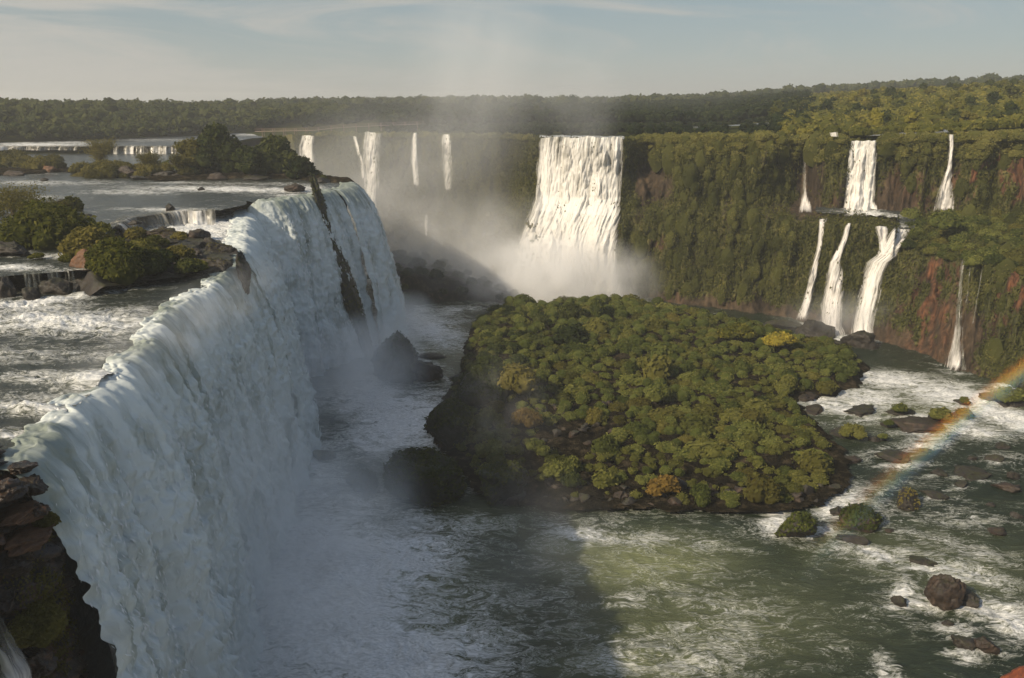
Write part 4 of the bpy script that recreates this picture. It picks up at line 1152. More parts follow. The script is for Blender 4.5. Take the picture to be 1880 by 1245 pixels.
# rocks of the upper river
rock('orange brown boulder with a sharp edge beside the left islet bush', 148, 497, ZB - .6, 66, 44, 50, 'rock_orange', 141, 1.0, .14, sink=.2)
rock('brown rock with mossy top between the rapid and the left islet', 295, 442, ZA + .5, 92, 34, 60, 'rock_brown', 142, .7, .3, moss=('leaf_olive', .12, .7, 700))
rock('dark rock at the lip where the recess falls begin', 398, 470, ZA, 70, 30, 50, 'rock_dark', 143, .7, .3, moss=('leaf_olive', .12, .6, 500))
rock('dark mossy spur hanging at the end of the near lip', 446, 535, ZA - 3.5, 30, 66, 40, 'rock_dark', 144, .6, .3, sink=.1, moss=('leaf_shade', .15, .6, 400))
rock('black rock at the foot of the orange brown boulder', 190, 512, ZB - 1.6, 80, 34, 50, 'rock_dark', 145, .7, .3)
rock('dark rock mass under the left islet bushes facing the river', 270, 510, ZA, 130, 40, 60, 'rock_dark', 146, .7, .5, sink=.25)
rock('dark rock at the right end of the left islet', 380, 500, ZA, 80, 30, 50, 'rock_dark', 147, .7, .35, moss=('leaf_olive', .12, .5, 300))
rock('dark rock at the left picture edge beside small rapids', 15, 470, ZB, 80, 34, 50, 'rock_dark', 148, .7, .3)
rock('dark rock on the lip above the recess falls', 540, 352, ZB, 46, 16, 36, 'rock_brown', 149, .8, .35)
rock('grey pointed rock at the waterline left of the islet trees', 222, 326, ZB, 54, 24, 40, 'rock_brown', 150, .9, .3)
rock('small grey rock in the ledge left of the white rapid', 312, 394, ZA + 1.6, 30, 22, 30, 'rock_dark', 151, .7, .3)
for i, (x, y, w, h, c) in enumerate(((25, 322, 40, 12, 'rock_brown'), (88, 316, 40, 14, 'rock_orange'), (150, 316, 60, 10, 'rock_dark'), (290, 326, 50, 14, 'rock_dark'), (330, 328, 40, 12, 'rock_brown'), (395, 330, 40, 14, 'rock_brown'), (250, 330, 40, 10, 'rock_dark'), (590, 336, 30, 12, 'rock_dark'), (470, 330, 60, 10, 'rock_dark'))):
    rock('weathered rock at the waterline of the islet with the trees', x, y, ZB, w, h, None, c, 160 + i, .8, .3, group='waterline rocks of the tree islet', sub=4)
for i, (x, y, w, h) in enumerate(((145, 318, 22, 5), (80, 332, 14, 6), (188, 316, 12, 5), (370, 349, 16, 7), (60, 392, 30, 10), (120, 392, 30, 12), (110, 372, 24, 8), (245, 412, 30, 10), (5, 432, 20, 14))):
    rock('small dark rock in the river above the near falls', x, y, ZB, w, h, None, 'rock_dark', 180 + i, .8, .3, group='small rocks in the upper river', sub=4)
for i, (x, y, w, h) in enumerate(((12, 545, 40, 40), (55, 548, 40, 26), (100, 540, 60, 34), (140, 530, 40, 30))):
    rock('wet black rock inside the low left cascade', x, y, ZA, w, h, None, 'rock_dark', 190 + i, .7, .35, group='rocks of the low left cascade', sub=4)
# the mossy rib between the falls
rib = link('rock', rock_mesh('rock', M['rock_green'], 5, 210, .4, .38, (2.6, 4.6, 26)), None, (-44.3, 221, 19.0))
rib.rotation_euler = (0.0, -0.25, 0.0)
tag(rib, 'tall dark mossy rib of rock parting the recess fall from the edge on fall', 'rock')
vv = np.array([q.co[:] for q in rib.data.vertices]); nn = np.array([q.normal[:] for q in rib.data.vertices])
ii = rng.choice(len(vv), 5000)
v, f, t = leaves(vv[ii] + nn[ii] * .1, nn[ii] + np.array([0, 0, .4]), 0.35, .7, .5, .6)
link('moss', mesh_from('moss', v, f, M['leaf_shade'], False, {'tint': t}), rib)
# near rock buttress at the lower left
def buttress():
    ang = np.linspace(-0.5 * math.pi, 0.62 * math.pi, 150); zz = np.linspace(41.0, -1, 220)
    A, Z = np.meshgrid(ang, zz, indexing='ij')
    h = (41.0 - Z) / 41.4
    R = 5.2 + 2.0 * sstep(0, .22, h) + .5 * h
    n = V3(np.cos(A) * 1.6, np.sin(A) * 1.6, Z / 5.0)
    R = R * np.clip(h / .012, 0, 1) ** 0.35 + 1.5 * fbm(n * 1.4 + 3, 6, .6) + 1.2 * (ridged(n * np.array([1, 1, 1.8]) + 8, 4) - .3) * sstep(0.0, .04, h)
    strat = np.round((Z + 1.2 * perlin(V3(A * 2, Z / 9, 2))) / 2.2) * 2.2 - Z
    R = R + 0.45 * np.sign(strat) * np.abs(strat) ** .5
    X = -41.4 + R * np.cos(A); Y = 54.2 + R * np.sin(A)
    P = np.stack([X, Y, Z + 0 * A], -1)
    cap = np.array([[-41.4, 54.2, 41.05]])
    V = np.concatenate([P.reshape(-1, 3), cap])
    k = len(V) - 1
    i0 = np.arange(150) * 220
    tri = np.stack([i0[:-1], i0[1:], np.full(149, k)], 1)
    o = link('rock', mesh_from('buttress', V, [tri, grid_faces(150, 220)[:, ::-1]], M['rock_near']))
    tag(o, 'dark rock buttress with orange brown ledges and moss in the lower left corner', 'rock')
    nr = np.cross(np.gradient(P, axis=0), np.gradient(P, axis=1)); nr /= np.linalg.norm(nr, axis=2)[..., None] + 1e-9
    out = np.stack([np.cos(A), np.sin(A), 0 * A], -1)
    nr = np.where((np.sum(nr * out, -1) < 0)[..., None], -nr, nr)
    pX, pY = pix(X, Y, Z)
    w = blobs(pX, pY, [(85, 950, 26, 50, 1.0), (75, 1120, 70, 90, 1.0), (90, 1210, 50, 60, .7), (60, 1010, 30, 20, .3), (20, 985, 30, 6, .3)])
    w = np.clip(w + 0.5 * fbm(n * 2.5, 3) - .35, 0, 1); w = np.where(pY < 900, 0, w)
    w = w.ravel() / w.sum()
    ii = rng.choice(w.size, 26000, p=w)
    v, f, t = leaves(P.reshape(-1, 3)[ii] + nr.reshape(-1, 3)[ii] * rng.uniform(0, .25, (26000, 1)), nr.reshape(-1, 3)[ii] + np.array([0, 0, .5]), .13, .6, .35, .5)
    link('moss', mesh_from('moss', v, f, M['leaf_olive'], False, {'tint': np.clip(t * .8, 0, 1)}), o)
M['rock_near'] = rock_mat('near_wet_rock', (0.005, 0.004, 0.003), (0.026, 0.016, 0.010), (0.16, 0.072, 0.034), mossamt=0.12, scale=0.8, rough=.5)
buttress()
for i, (px, py, Y, w, h) in enumerate(((16, 968, 52.6, 100, 26), (36, 1010, 52.4, 116, 36))):
    rock(['upper orange brown ledge jutting from the dark buttress in the lower left corner', 'lower orange brown ledge jutting from the dark buttress in the lower left corner'][i], px, py, float(D(px, py, Y)[2]), w, h, w * 1.2, 'rock_orange', 410 + i, 1.0, .3, sink=.3)
for i, (px, py, Y, w, h) in enumerate(((10, 915, 52.6, 70, 34), (52, 905, 54.6, 60, 30), (28, 870, 55.2, 60, 22), (20, 1060, 51.5, 60, 40), (55, 1240, 50.2, 80, 60), (5, 1120, 50.4, 50, 50), (66, 945, 54.0, 40, 20))):
    rock('broken dark block on the wet buttress in the lower left corner', px, py, float(D(px, py, Y)[2]), w, h, w * 1.1, ('rock_near', 'rock_brown')[i % 2], 430 + i, 1.0, .4, sink=.3, group='broken blocks on the dark buttress', cat='rock')
curtain('waterfall', [np.array(p) for p in ((-33.6, 40.0, 37.4), (-32.9, 42.4, 37.2), (-32.6, 44.4, 37.0), (-32.4, 46.4, 36.6))], -0.5, 2.2, M['fall_thin'], 'small veil of water at the bottom left corner before the rock buttress', step=0.1, nv=200, amp=.6, seed=101., up=1, thin=([0, 8], [.25, .3]), ends=(1, 1.2))
curtain('waterfall', [np.array(p) for p in ((-34.0, 57.6, 36.2), (-34.3, 58.4, 36.2), (-34.8, 59.2, 36.2))], 2, 1.5, M['fall_thin'], 'thin trickle beside the rock buttress at lower left', step=0.08, nv=160, amp=.5, seed=111., up=.6, thin=([0, 3], [.35, .4]), ends=(.5, .5))

# ------------------------------------------------------------------ bushes of the island
def place(me, label, cat, loc, s, rz=None, group=None, name='bush', sz=None):
    o = link(name, me, None, loc)
    o.rotation_euler = (0, 0, rng.uniform(0, 6.28) if rz is None else rz)
    k = s if sz is None else sz
    o.scale = (s, s, k)
    tag(o, label, cat, group)
    return o

BV = [bush_mesh('bush', M['leaf_island'], 1.0, int(rng.integers(4, 9)), 0.085, 330, rng.uniform(.75, 1.0), rng.uniform(.5, .75)) for _ in range(12)]
BD = [bush_mesh('bush', M['leaf_shade'], 1.0, int(rng.integers(4, 8)), 0.085, 330, .85, .6) for _ in range(4)]
BY = bush_mesh('bush', M['leaf_yellow'], 1.0, 7, 0.08, 380, .6, .7)
BO = bush_mesh('bush', M['leaf_rust'], 1.0, 6, 0.085, 330, .9, .6)
BOL = [bush_mesh('bush', M['leaf_olive'], 1.0, 6, 0.075, 420, .9, .6) for _ in range(3)]
BT = bush_mesh('bush', M['leaf_island'], 1.0, 5, 0.085, 330, 1.0, .35, tall=.7)

taken = []
def special(me, label, px, py, z, wpx, cat='bush', sz=None, name='bush', group=None):
    p = G(px, py, z)
    s = wpx * p[1] / F / 2 * 1.03
    place(me, label, cat, p, s, None, group, name, sz=(s * sz if sz else None))
    taken.append((p[0], p[1], s * .8))

special(BT, 'pointed dark green bush standing up on the back crest of the island', 1097, 591, 1.4, 44, sz=1.5)
special(BY, 'bush with golden yellow blossoms on the back edge of the island, left one of two', 1352, 622, 2.9, 74)
special(BY, 'bush with pale yellow flowers on the back edge of the island, right one of two', 1428, 632, 4.4, 70, sz=.8)
special(BO, 'rust tinged bush alone at the left edge of the pebble clearing', 965, 778, 2.2, 62)
special(BV[0], 'round green bush alone below the pebble clearing at the left', 985, 830, 1.6, 56)
special(BV[1], 'round bush by the front shore at left, veiled by drifting mist', 1022, 872, 1.2, 58)
special(BV[2], 'low bush nearest the front shore left of centre', 1050, 895, 1.0, 56)
special(BO, 'brownish leggy bush on the front shore of the island', 1220, 905, 1.0, 70)
special(BV[3], 'tall bush at the right front corner of the island', 1395, 915, 1.0, 86, sz=1.1)
special(BV[4], 'dense bush at the right tip of the island shore beside dark water', 1488, 868, .8, 88)
special(BV[5], 'small round bush hugging the shore below the right tip bush', 1455, 905, .6, 46)
special(BV[6], 'bush at the far right end of the island beside the rapids', 1535, 690, 1.0, 82)
special(BV[7], 'small bush at the water edge below the far right end of the island', 1522, 722, .6, 50)
special(BD[0], 'big dark bush in half shade left of the pointed bush', 1045, 634, 2.0, 84)
special(BV[8], 'large round bush in front of the pointed bush', 1095, 618, 1.8, 70)
special(BV[0], 'large domed bush in the middle of the island', 1205, 735, 2.4, 74)
special(BOL[0], 'pale bush on the sunny shoulder of the bluff at the island left end', 945, 715, 5.0, 100)
special(BV[2], 'bush behind the sunny shoulder of the bluff', 905, 690, 7.0, 80)
# bushes on small reefs in the rapids
for x, y, w, lab in ((1562, 798, 58, 'oblong bush on its own reef in the dark water, nearest to the island'), (1655, 757, 44, 'bush on a reef at the lower edge of the white rapids, left of the rainbow'),
                     (1730, 772, 62, 'bush on a reef in the rapids where the rainbow crosses'), (1768, 738, 26, 'small tuft in the middle of the white rapids'), (1632, 780, 26, 'small upper tuft of a pair in the dark water below the rapids'), (1622, 804, 24, 'small lower tuft of a pair in the dark water below the rapids'), (1475, 790, 26, 'tiny bush off the island shore in dark water'),
                     (1860, 738, 70, 'bush at the right picture edge under the upper rainbow end'), (1772, 762, 34, 'small bush at the right end of the reef under the rainbow')):
    rock('low dark reef under a bush in the right hand water', x, y + 5, 0, w * 1.2, w * .32, w * .9, 'rock_dark', 220 + int(w), .6, .3, group='reefs carrying bushes in the rapids', sub=4)
    special(BV[int(w) % 9], lab, x, y, 0.9, w, sz=.8)

bx0, by0 = ISL.min(0)[:2]; bx1, by1 = ISL.max(0)[:2]
cand = []
tries = 0
while tries < 60000 and len(cand) < 640:
    tries += 1
    x, y = rng.uniform(bx0, bx1), rng.uniform(by0, by1)
    if not inside(ISL, np.array([x]), np.array([y]))[0]: continue
    dd = poly_dist(ISL, np.array([x]), np.array([y]))[0]
    a, b = pix(np.array([x]), np.array([y]), np.array([2.0])); a, b = a[0], b[0]
    # pebble clearings
    if ((a - 1060) / 75) ** 2 + ((b - 795) / 34) ** 2 < 1 or ((a - 1120) / 90) ** 2 + ((b - 845) / 18) ** 2 < 1 or ((a - 960) / 50) ** 2 + ((b - 850) / 60) ** 2 < 1 or ((a - 1300) / 120) ** 2 + ((b - 880) / 14) ** 2 < 1: continue
    if b > 885 and a < 1180 and rng.random() < .75: continue
    r = float(np.clip(rng.lognormal(math.log(2.0), .48), 1.0, 4.6))
    if b < 700: r *= 1.05 if a < 1220 else .82
    if dd < r * .3: continue
    if any((x - q[0]) ** 2 + (y - q[1]) ** 2 < (.60 * (r + q[2])) ** 2 for q in taken): continue
    taken.append((x, y, r)); cand.append((x, y, r, a, b))
cand.sort(key=lambda q: -q[2] / q[1])
few, rest = cand[:205], cand[205:]
for (x, y, r, a, b) in few:
    z = float(isl_z(x, y)) - .25 * r
    dark = a < 1010 and b < 690  # shade over this corner is put into the leaves by darker bushes
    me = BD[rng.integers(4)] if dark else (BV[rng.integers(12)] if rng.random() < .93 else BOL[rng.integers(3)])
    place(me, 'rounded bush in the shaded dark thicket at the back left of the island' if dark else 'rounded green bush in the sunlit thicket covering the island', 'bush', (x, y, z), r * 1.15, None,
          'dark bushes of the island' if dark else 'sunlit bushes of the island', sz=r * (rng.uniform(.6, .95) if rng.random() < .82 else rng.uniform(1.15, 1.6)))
def merged(name, items, mat, label, cat, per, size, sub=1, squash=.8, kind='stuff', inner=.3, coretint=.15):
    """many small crowns that read as one mass"""
    VV, Q, T3, TT = [], [], [], []
    base = 0
    iv, if3 = ico(sub)
    for (x, y, z, r) in items:
        c = np.array([x, y, z + r * .5])
        k = int(per)
        d = rng.normal(size=(k, 3)); d[:, 2] = np.abs(d[:, 2]) * 1.0 - .25; d /= np.linalg.norm(d, axis=1)[:, None]
        q = rng.integers(0, 4, k)                     # four sub-lumps make the outline uneven
        an = rng.uniform(0, 6.28) + q * 1.7
        offs = np.stack([np.cos(an) * .38, np.sin(an) * .38, .12 * (q - 1.5)], 1) * r
        rr = r * (.62 + .13 * np.sin(an * 3 + x))
        pos = c + offs + d * (rr * (1 - inner * rng.random(k) ** 2))[:, None] * np.array([1, 1, squash])
        v, f, t = leaves(pos, d + np.array([0, 0, .2]), size * r, .7, .6)
        tt = rng.uniform(-.38, .38)
        VV.append(v); Q.append(f + base); TT.append(np.clip(t * .75 + .12 + tt, 0, 1)); base += len(v)
        v = iv * (r * .82 * (1 + .25 * perlin(iv * 1.7 + c)))[:, None] * np.array([1, 1, squash]) + c
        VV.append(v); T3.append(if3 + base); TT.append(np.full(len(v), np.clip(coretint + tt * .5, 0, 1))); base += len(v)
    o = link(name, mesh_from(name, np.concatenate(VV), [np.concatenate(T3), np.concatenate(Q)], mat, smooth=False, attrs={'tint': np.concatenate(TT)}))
    tag(o, label, cat, kind=kind)
    return o
under = []
merged('thicket', [(x, y, float(isl_z(x, y)) - .3, r * 1.1) for (x, y, r, a, b) in rest], M['leaf_island'], 'smaller crowded bushes between the larger ones on the island', 'thicket', 420, .11, 2, .9)
for _ in range(9000):
    x, y = rng.uniform(bx0, bx1), rng.uniform(by0, by1)
    if len(under) > 1300: break
    if not inside(ISL, np.array([x]), np.array([y]))[0] or poly_dist(ISL, np.array([x]), np.array([y]))[0] < .6: continue
    a, b = pix(np.array([x]), np.array([y]), np.array([2.0])); a, b = a[0], b[0]
    if ((a - 1060) / 70) ** 2 + ((b - 795) / 30) ** 2 < 1 or (b > 860 and a < 1330 and rng.random() < .35): continue
    under.append((x, y, float(isl_z(x, y)) - .2, rng.uniform(.5, 1.5)))
merged('undergrowth', under, M['leaf_island'], 'low green undergrowth filling the gaps between the island bushes', 'undergrowth', 90, .16)

# the shaded bank at the foot of the near falls
lo, hi = BANK.min(0)[:2], BANK.max(0)[:2]
k = 0
bt = []
for _ in range(9000):
    x, y = rng.uniform(lo[0], hi[0]), rng.uniform(lo[1], hi[1])
    if not inside(BANK, np.array([x]), np.array([y]))[0]: continue
    r = rng.uniform(2.0, 3.8)
    if any((x - q[0]) ** 2 + (y - q[1]) ** 2 < (.72 * (r + q[2])) ** 2 for q in bt): continue
    bt.append((x, y, r))
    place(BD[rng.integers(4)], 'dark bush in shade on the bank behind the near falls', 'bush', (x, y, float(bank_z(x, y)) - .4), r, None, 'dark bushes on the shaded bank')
    if len(bt) >= 45: break
special(BD[1], 'rounded bush at the low end of the shaded bank', 965, 568, 1.5, 56)

# bushes on the ledges of the right hand cliff
kk = 0
tk = []
for _ in range(6000):
    c = rng.uniform(1690, 2010)
    zl = float(rim(c, 3))
    z = rng.uniform(zl - 7, zl + 1.5)
    p = cliff_pt(np.array([c]), np.array([z]))[0]
    a, b = pix(p[0], p[1], p[2])
    if a > 1900 or b < 355 or (a < 1745 and b < 400): continue
    r = rng.uniform(2.0, 4.4)
    if any((p[0] - q[0]) ** 2 + (p[1] - q[1]) ** 2 + (p[2] - q[2]) ** 2 < (.62 * (r + q[3])) ** 2 for q in tk): continue
    tk.append((*p, r))
    place(BV[rng.integers(9)], 'rounded green shrub on the broad ledge of the right hand cliff', 'shrub', (p[0], p[1], p[2] - .5), r, None, 'bushes on the ledge of the right cliff', name='shrub')
    if len(tk) >= 70: break
special(BV[3], 'large round bush on the ledge just right of the foaming pool', 1735, 418, 31.5, 62)
# clumps bulging from the cliff
tk2 = []
for _ in range(20000):
    c = rng.uniform(1120, 1900); z = rng.uniform(3, 53)
    if not (c < 1475 or (1490 < c < 1545 and z > 33) or (1630 < c < 1730 and z > 36) or c > 1760): continue
    iu = int(np.clip((c - 514) / 2.6, 0, len(CC_) - 1)); iz = int(np.argmin(np.abs(CZ_[iu] - z)))
    if CV_[iu, iz] < .62: continue
    p = CP_[iu, iz]; r = float(np.clip(rng.lognormal(.5, .4), 1.0, 3.6)) * (1.2 if z > 40 else 1)
    pxx, pyy = pix(p[0], p[1], p[2])
    if any(x0 < pxx < x1 and y0 < pyy < y1 for (x0, x1, y0, y1) in ((1455, 1700, 405, 640), (930, 1155, 240, 560), (1465, 1495, 270, 395), (1535, 1625, 250, 410), (1705, 1760, 240, 395), (1725, 1815, 455, 690))): continue
    if any((p[0] - q[0]) ** 2 + (p[1] - q[1]) ** 2 + (p[2] - q[2]) ** 2 < (.62 * (r + q[3])) ** 2 for q in tk2): continue
    tk2.append((*p, r))
    if len(tk2) >= 300: break
merged('foliage', [(x, y + .3 * r, z - r * .8, r) for (x, y, z, r) in tk2], M['leaf_cliff'], 'bulging clumps of green bushes clinging to the cliff across the gorge', 'cliff bushes', 420, .10, 2, 1.7)
tk3 = []
for _ in range(5000):
    c = rng.uniform(560, 1000); z = rng.uniform(0, 24)
    iu = int(np.clip((c - 514) / 2.6, 0, len(CC_) - 1)); iz = int(np.argmin(np.abs(CZ_[iu] - z)))
    p = CP_[iu, iz]
    pxx, pyy = pix(p[0], p[1], p[2])
    if 640 < pxx < 705 and pyy < 425: continue
    tk3.append((*p, rng.uniform(1.2, 3.0)))
    if len(tk3) >= 420: break
merged('foliage', [(x, y, z - r * .6, r) for (x, y, z, r) in tk3], M['leaf_olive'], 'scrub on the misty slope under the misty falls', 'scrub', 90, .16, 1, .9)

# rim vegetation and the plateau
rimv = []
for _ in range(1500):
    c = rng.uniform(1160, 2060)
    if 1555 < c < 1625 or 1738 < c < 1758 or 1470 < c < 1486: continue
    z = float(rim(c, 2)) - rng.uniform(0, 6)
    p = cliff_pt(np.array([c]), np.array([z]))[0]
    rimv.append((p[0], p[1] + .5, p[2] - 1.0, float(np.clip(rng.lognormal(.2, .4), .7, 2.4))))
for _ in range(5200):
    c = rng.uniform(560, 2080)
    if 975 < c < 1158 and rng.random() < 1: continue
    back = abs(rng.normal(0, 5)) - .5
    if any(abs(c - q) < w for q, w in ((678, 30), (761, 9), (820, 14), (1587, 34), (1747, 10), (565, 16))) and back < 9: continue
    Y = rimY(c) + back
    x = (c - PX0) / 1606 * Y
    rimv.append((x, Y, float(rim(c, 2)) - 1.4 + .02 * back, float(np.clip(rng.lognormal(.2, .35), .7, 2.6)) * (1.1 if c > 1180 else .8)))
merged('shrubbery', rimv, M['leaf_cliff'], 'shrubs crowding the rim of the opposite cliff', 'shrubs', 120, .13, 1)

def scatter(n, c0, c1, d0, d1, f, excl=None):
    res = []
    c = rng.uniform(c0, c1, n); d = np.sqrt(rng.uniform(d0 * d0, d1 * d1, n))
    x = (c - PX0) / 1606 * d
    z = terrain_z(x, d)
    for i in range(n):
        r = f(c[i], d[i])
        if r is None: continue
        if excl and excl(c[i], d[i]): continue
        res.append((x[i], d[i], z[i] - .4 * 0, r))
    return res
bank_start = lambda c: np.interp(c, [-200, 0, 150, 300, 430, 560, 640, 700], [440, 450, 476, 524, 590, 680, 690, 690])
def fr(c, d):
    if c < 640:
        b = bank_start(c)
        if d < b: return None
        e = d - b
        return float(np.clip(rng.lognormal(1.15, .32), 1.8, 6.5)) * (1 if e > 12 else .8)
    return rng.uniform(2.0, 4.2)
left_f = scatter(7500, -120, 640, 440, 860, fr)
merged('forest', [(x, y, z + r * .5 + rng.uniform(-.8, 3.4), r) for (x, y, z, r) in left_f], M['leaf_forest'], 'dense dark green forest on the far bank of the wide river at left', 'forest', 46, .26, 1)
def mid(c, d):
    if c < 700 and d < bank_start(c) - 90: return None
    if c < 1420 and d < 470: return rng.uniform(1.0, 2.2) if rng.random() < .8 else None
    return rng.uniform(2.2, 4.6)
mid_f = scatter(8200, 560, 1480, 330, 1000, mid, lambda c, d: (1270 < c < 1425 and 395 < d < 430) or d < rimY(c) + 8 or (c < 700 and d < 640 and rng.random() < .8))
merged('forest', [(x, y, z + r * .25 + (rng.uniform(0, 2.5) if y > 470 else 0), r) for (x, y, z, r) in mid_f], M['leaf_forest'], 'hazy green forest on the plateau behind the widest fall', 'forest', 34, .26, 1)
far_f = scatter(6500, -150, 2050, 950, 2600, lambda c, d: rng.uniform(4.5, 9.0) if c > 450 else None)
merged('forest', [(x, y, z + r * .3 + rng.uniform(0, 3), r) for (x, y, z, r) in far_f], M['leaf_forest'], 'distant forest forming the horizon', 'forest', 26, .26, 1)
right_f = scatter(5600, 1440, 2060, 272, 760, lambda c, d: rng.uniform(1.3, 3.0) if d < 330 else rng.uniform(2.2, 4.4), lambda c, d: d < rimY(c) + 5 or (1590 < c < 1770 and 278 < d < 287))
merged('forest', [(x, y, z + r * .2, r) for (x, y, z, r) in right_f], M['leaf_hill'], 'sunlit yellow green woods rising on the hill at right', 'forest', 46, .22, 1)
pool_strip([((c - PX0) / 1606 * 412, 412, 0) for c in np.linspace(1275, 1420, 12)], 'sliver of pale water glinting among the bushes of the far plateau')
pool_strip([((c - PX0) / 1606 * 283, 283, 0) for c in np.linspace(1590, 1770, 12)], 'thin stretch of water on the rim above the right hand falls')
rimp = []
for i, c in enumerate(np.linspace(990, 1146, 60)):
    Y = rimY(c); rimp.append([((c - PX0) / 1606 * (Y + w), Y + w, rim(c, 2) + .1) for w in np.linspace(.5, 24, 14)])
rimp = np.array(rimp).reshape(-1, 3); rimp[:, 2] += .25 * fbm(rimp / 2.5, 3)
tag(link('river', mesh_from('rim_river', rimp, grid_faces(60, 14), M['water_far'], attrs={'foam': .45 + .5 * fbm(rimp / 4, 2), 'air': np.full(len(rimp), .4)})), 'shallow stream feeding the widest far waterfall', 'stream', kind='structure')

# trees that can be told apart
def make_tree(label, loc, h, r, mat, group=None, n=9, size=.3, per=26, trunk=.28, low=.25, cat='tree', name='tree'):
    t = empty(name, loc, rng.uniform(0, 6.28))
    link('crown', crown_mesh('crown', mat, r, h * low, h - r * .4, n, size, per), t)
    link('trunk', trunk_mesh('trunk', h * .62, trunk, 5, r * .6), t)
    return tag(t, label, cat, group)
def copy_tree(o, loc, s, label, group):
    c = o.copy(); COL.objects.link(c)
    c.location = Vector([float(q) for q in loc]); c.scale = (s, s, s * rng.uniform(.9, 1.15)); c.rotation_euler = (0, 0, rng.uniform(0, 6.28))
    c['label'] = label; c['group'] = group
    for ch in [q for q in bpy.data.objects if q.parent == o]:
        d = ch.copy(); COL.objects.link(d); d.parent = c
    return c
pts = scatter(1500, 1400, 1960, 300, 540, lambda c, d: 3.5, lambda c, d: d < rimY(c) + 22 or (c < 1520 and d < 380))
sel = []
for p in pts:
    if all((p[0] - q[0]) ** 2 + (p[1] - q[1]) ** 2 > 95 for q in sel): sel.append(p)
sel = sel[:110]
KIND = (('leafy olive green tree among the woods of the right hand hill', 'olive green trees on the right hand hill', 'leaf_hill'),
        ('dark green tree among the lighter woods of the right hand hill', 'dark trees on the right hand hill', 'leaf_shade'),
        ('bright yellow green tree among the woods of the right hand hill', 'bright trees on the right hand hill', 'leaf_bright'))
M['leaf_bright'] = leaf_mat('bright_foliage', (0.030, 0.034, 0.007), (0.110, 0.110, 0.018), (0.26, 0.23, 0.045), 0.25, 0.4)
protos = {}
for i, p in enumerate(sel):
    k = (0, 1, 2, 0, 1)[rng.integers(5)]
    lab, grp, mt = KIND[k]
    key = (k, i % 2)
    if key not in protos:
        protos[key] = make_tree(lab, (p[0], p[1], p[2] - .3), 8.0, 4.0, M[mt], grp, 10, .6, 12)
    else:
        copy_tree(protos[key], (p[0], p[1], p[2] - .3), rng.uniform(.65, 1.2), lab, grp)
lab = 'taller dark tree standing above the forest of the plateau'; grp = 'emergent trees of the plateau forest'
protos = []
for i, (px, y, d) in enumerate(((882, 186, 620), (985, 186, 600), (1185, 182, 640), (1010, 195, 560), (940, 200, 540), (1055, 195, 560), (790, 195, 640), (1240, 195, 600), (1300, 190, 640), (560, 190, 830), (420, 190, 760), (310, 190, 620), (120, 186, 560), (60, 186, 540), (90, 190, 530), (700, 190, 800))):
    x = (px - PX0) / 1606 * d; z = float(terrain_z(np.array([x]), np.array([d]))[0])
    if i < 2: protos.append(make_tree(lab, (x, d, z), 11, 4.4, M['leaf_forest'], grp, 9, .6, 12))
    else: copy_tree(protos[i % 2], (x, d, z), rng.uniform(.7, 1.05), lab, grp)
p = D(718, 212, 560); make_tree('tree in orange yellow blossom at the edge of the misty forest', (p[0], 560, 51.5), 8.5, 5.2, M['leaf_rust'], None, 9, .6, 12)

# trees and shrubs on the islet above the falls
def at_islet(px, py, z=ZB + .8): return G(px, py, z)
p = at_islet(405, 316, ZB + 1.2); make_tree('tallest dark leafy tree on the islet above the falls', p, 15.5, 8.2, M['leaf_shade'], None, 26, .55, 16, low=.05)
p = at_islet(350, 318, ZB + 1.0); make_tree('spreading olive tree left of the tallest islet tree', p, 11.5, 6.4, M['leaf_olive'], None, 20, .5, 15, low=.05)
p = at_islet(508, 316, ZB + 1.2); make_tree('broad dark tree at the right end of the islet', p, 12.0, 8.0, M['leaf_shade'], None, 26, .55, 16, low=.03)
p = at_islet(458, 320, ZB + 1.2); make_tree('dark bushy tree filling the gap between the two biggest islet trees', p, 9.5, 6.4, M['leaf_shade'], None, 20, .5, 16, low=.03)
p = at_islet(553, 324, ZB + .8); make_tree('low dark tree sloping down to the tip of the islet', p, 6.6, 5.4, M['leaf_shade'], None, 16, .5, 18, low=.02)
p = at_islet(594, 332, ZB + .4); place(BD[2], 'small dark bush on the very tip of the islet by the falls', 'bush', p, 1.9)
p = at_islet(185, 306); o = link('shrub', feathery_mesh('shrub', M['leaf_olive'], 6.2, 9.0, 5200, .26, 26), None, p); tag(o, 'wide feathery olive shrub left of the islet trees', 'shrub')
p = at_islet(275, 318); o = link('shrub', feathery_mesh('shrub', M['leaf_olive'], 4.6, 6.0, 3800, .24, 22), None, p); tag(o, 'feathery yellowish shrub in front of the long low waterfall', 'shrub')
p = at_islet(335, 322); o = link('shrub', feathery_mesh('shrub', M['leaf_olive'], 3.4, 6.5, 2800, .24, 18), None, p); tag(o, 'feathery shrub at the foot of the spreading olive tree', 'shrub')
lab = 'low scrubby shrub on the islet with the dark trees'; grp = 'low bushes of the tree islet'
for i in range(110):
    px = rng.uniform(-60, 590) if i > 60 else rng.uniform(-60, 350); py = rng.uniform(306, 324)
    if px < 130: py = rng.uniform(292, 314)
    p = at_islet(px, py, ZB + .5)
    s = rng.uniform(3.0, 5.0) if px < 130 else rng.uniform(2.2, 4.2)
    place((BOL[i % 3] if (px < 330 or i % 3 == 0) else BD[i % 4]), lab, 'shrub', (p[0], p[1], float(tree_z(p[0], p[1])) - .3), s, None, grp, name='shrub')

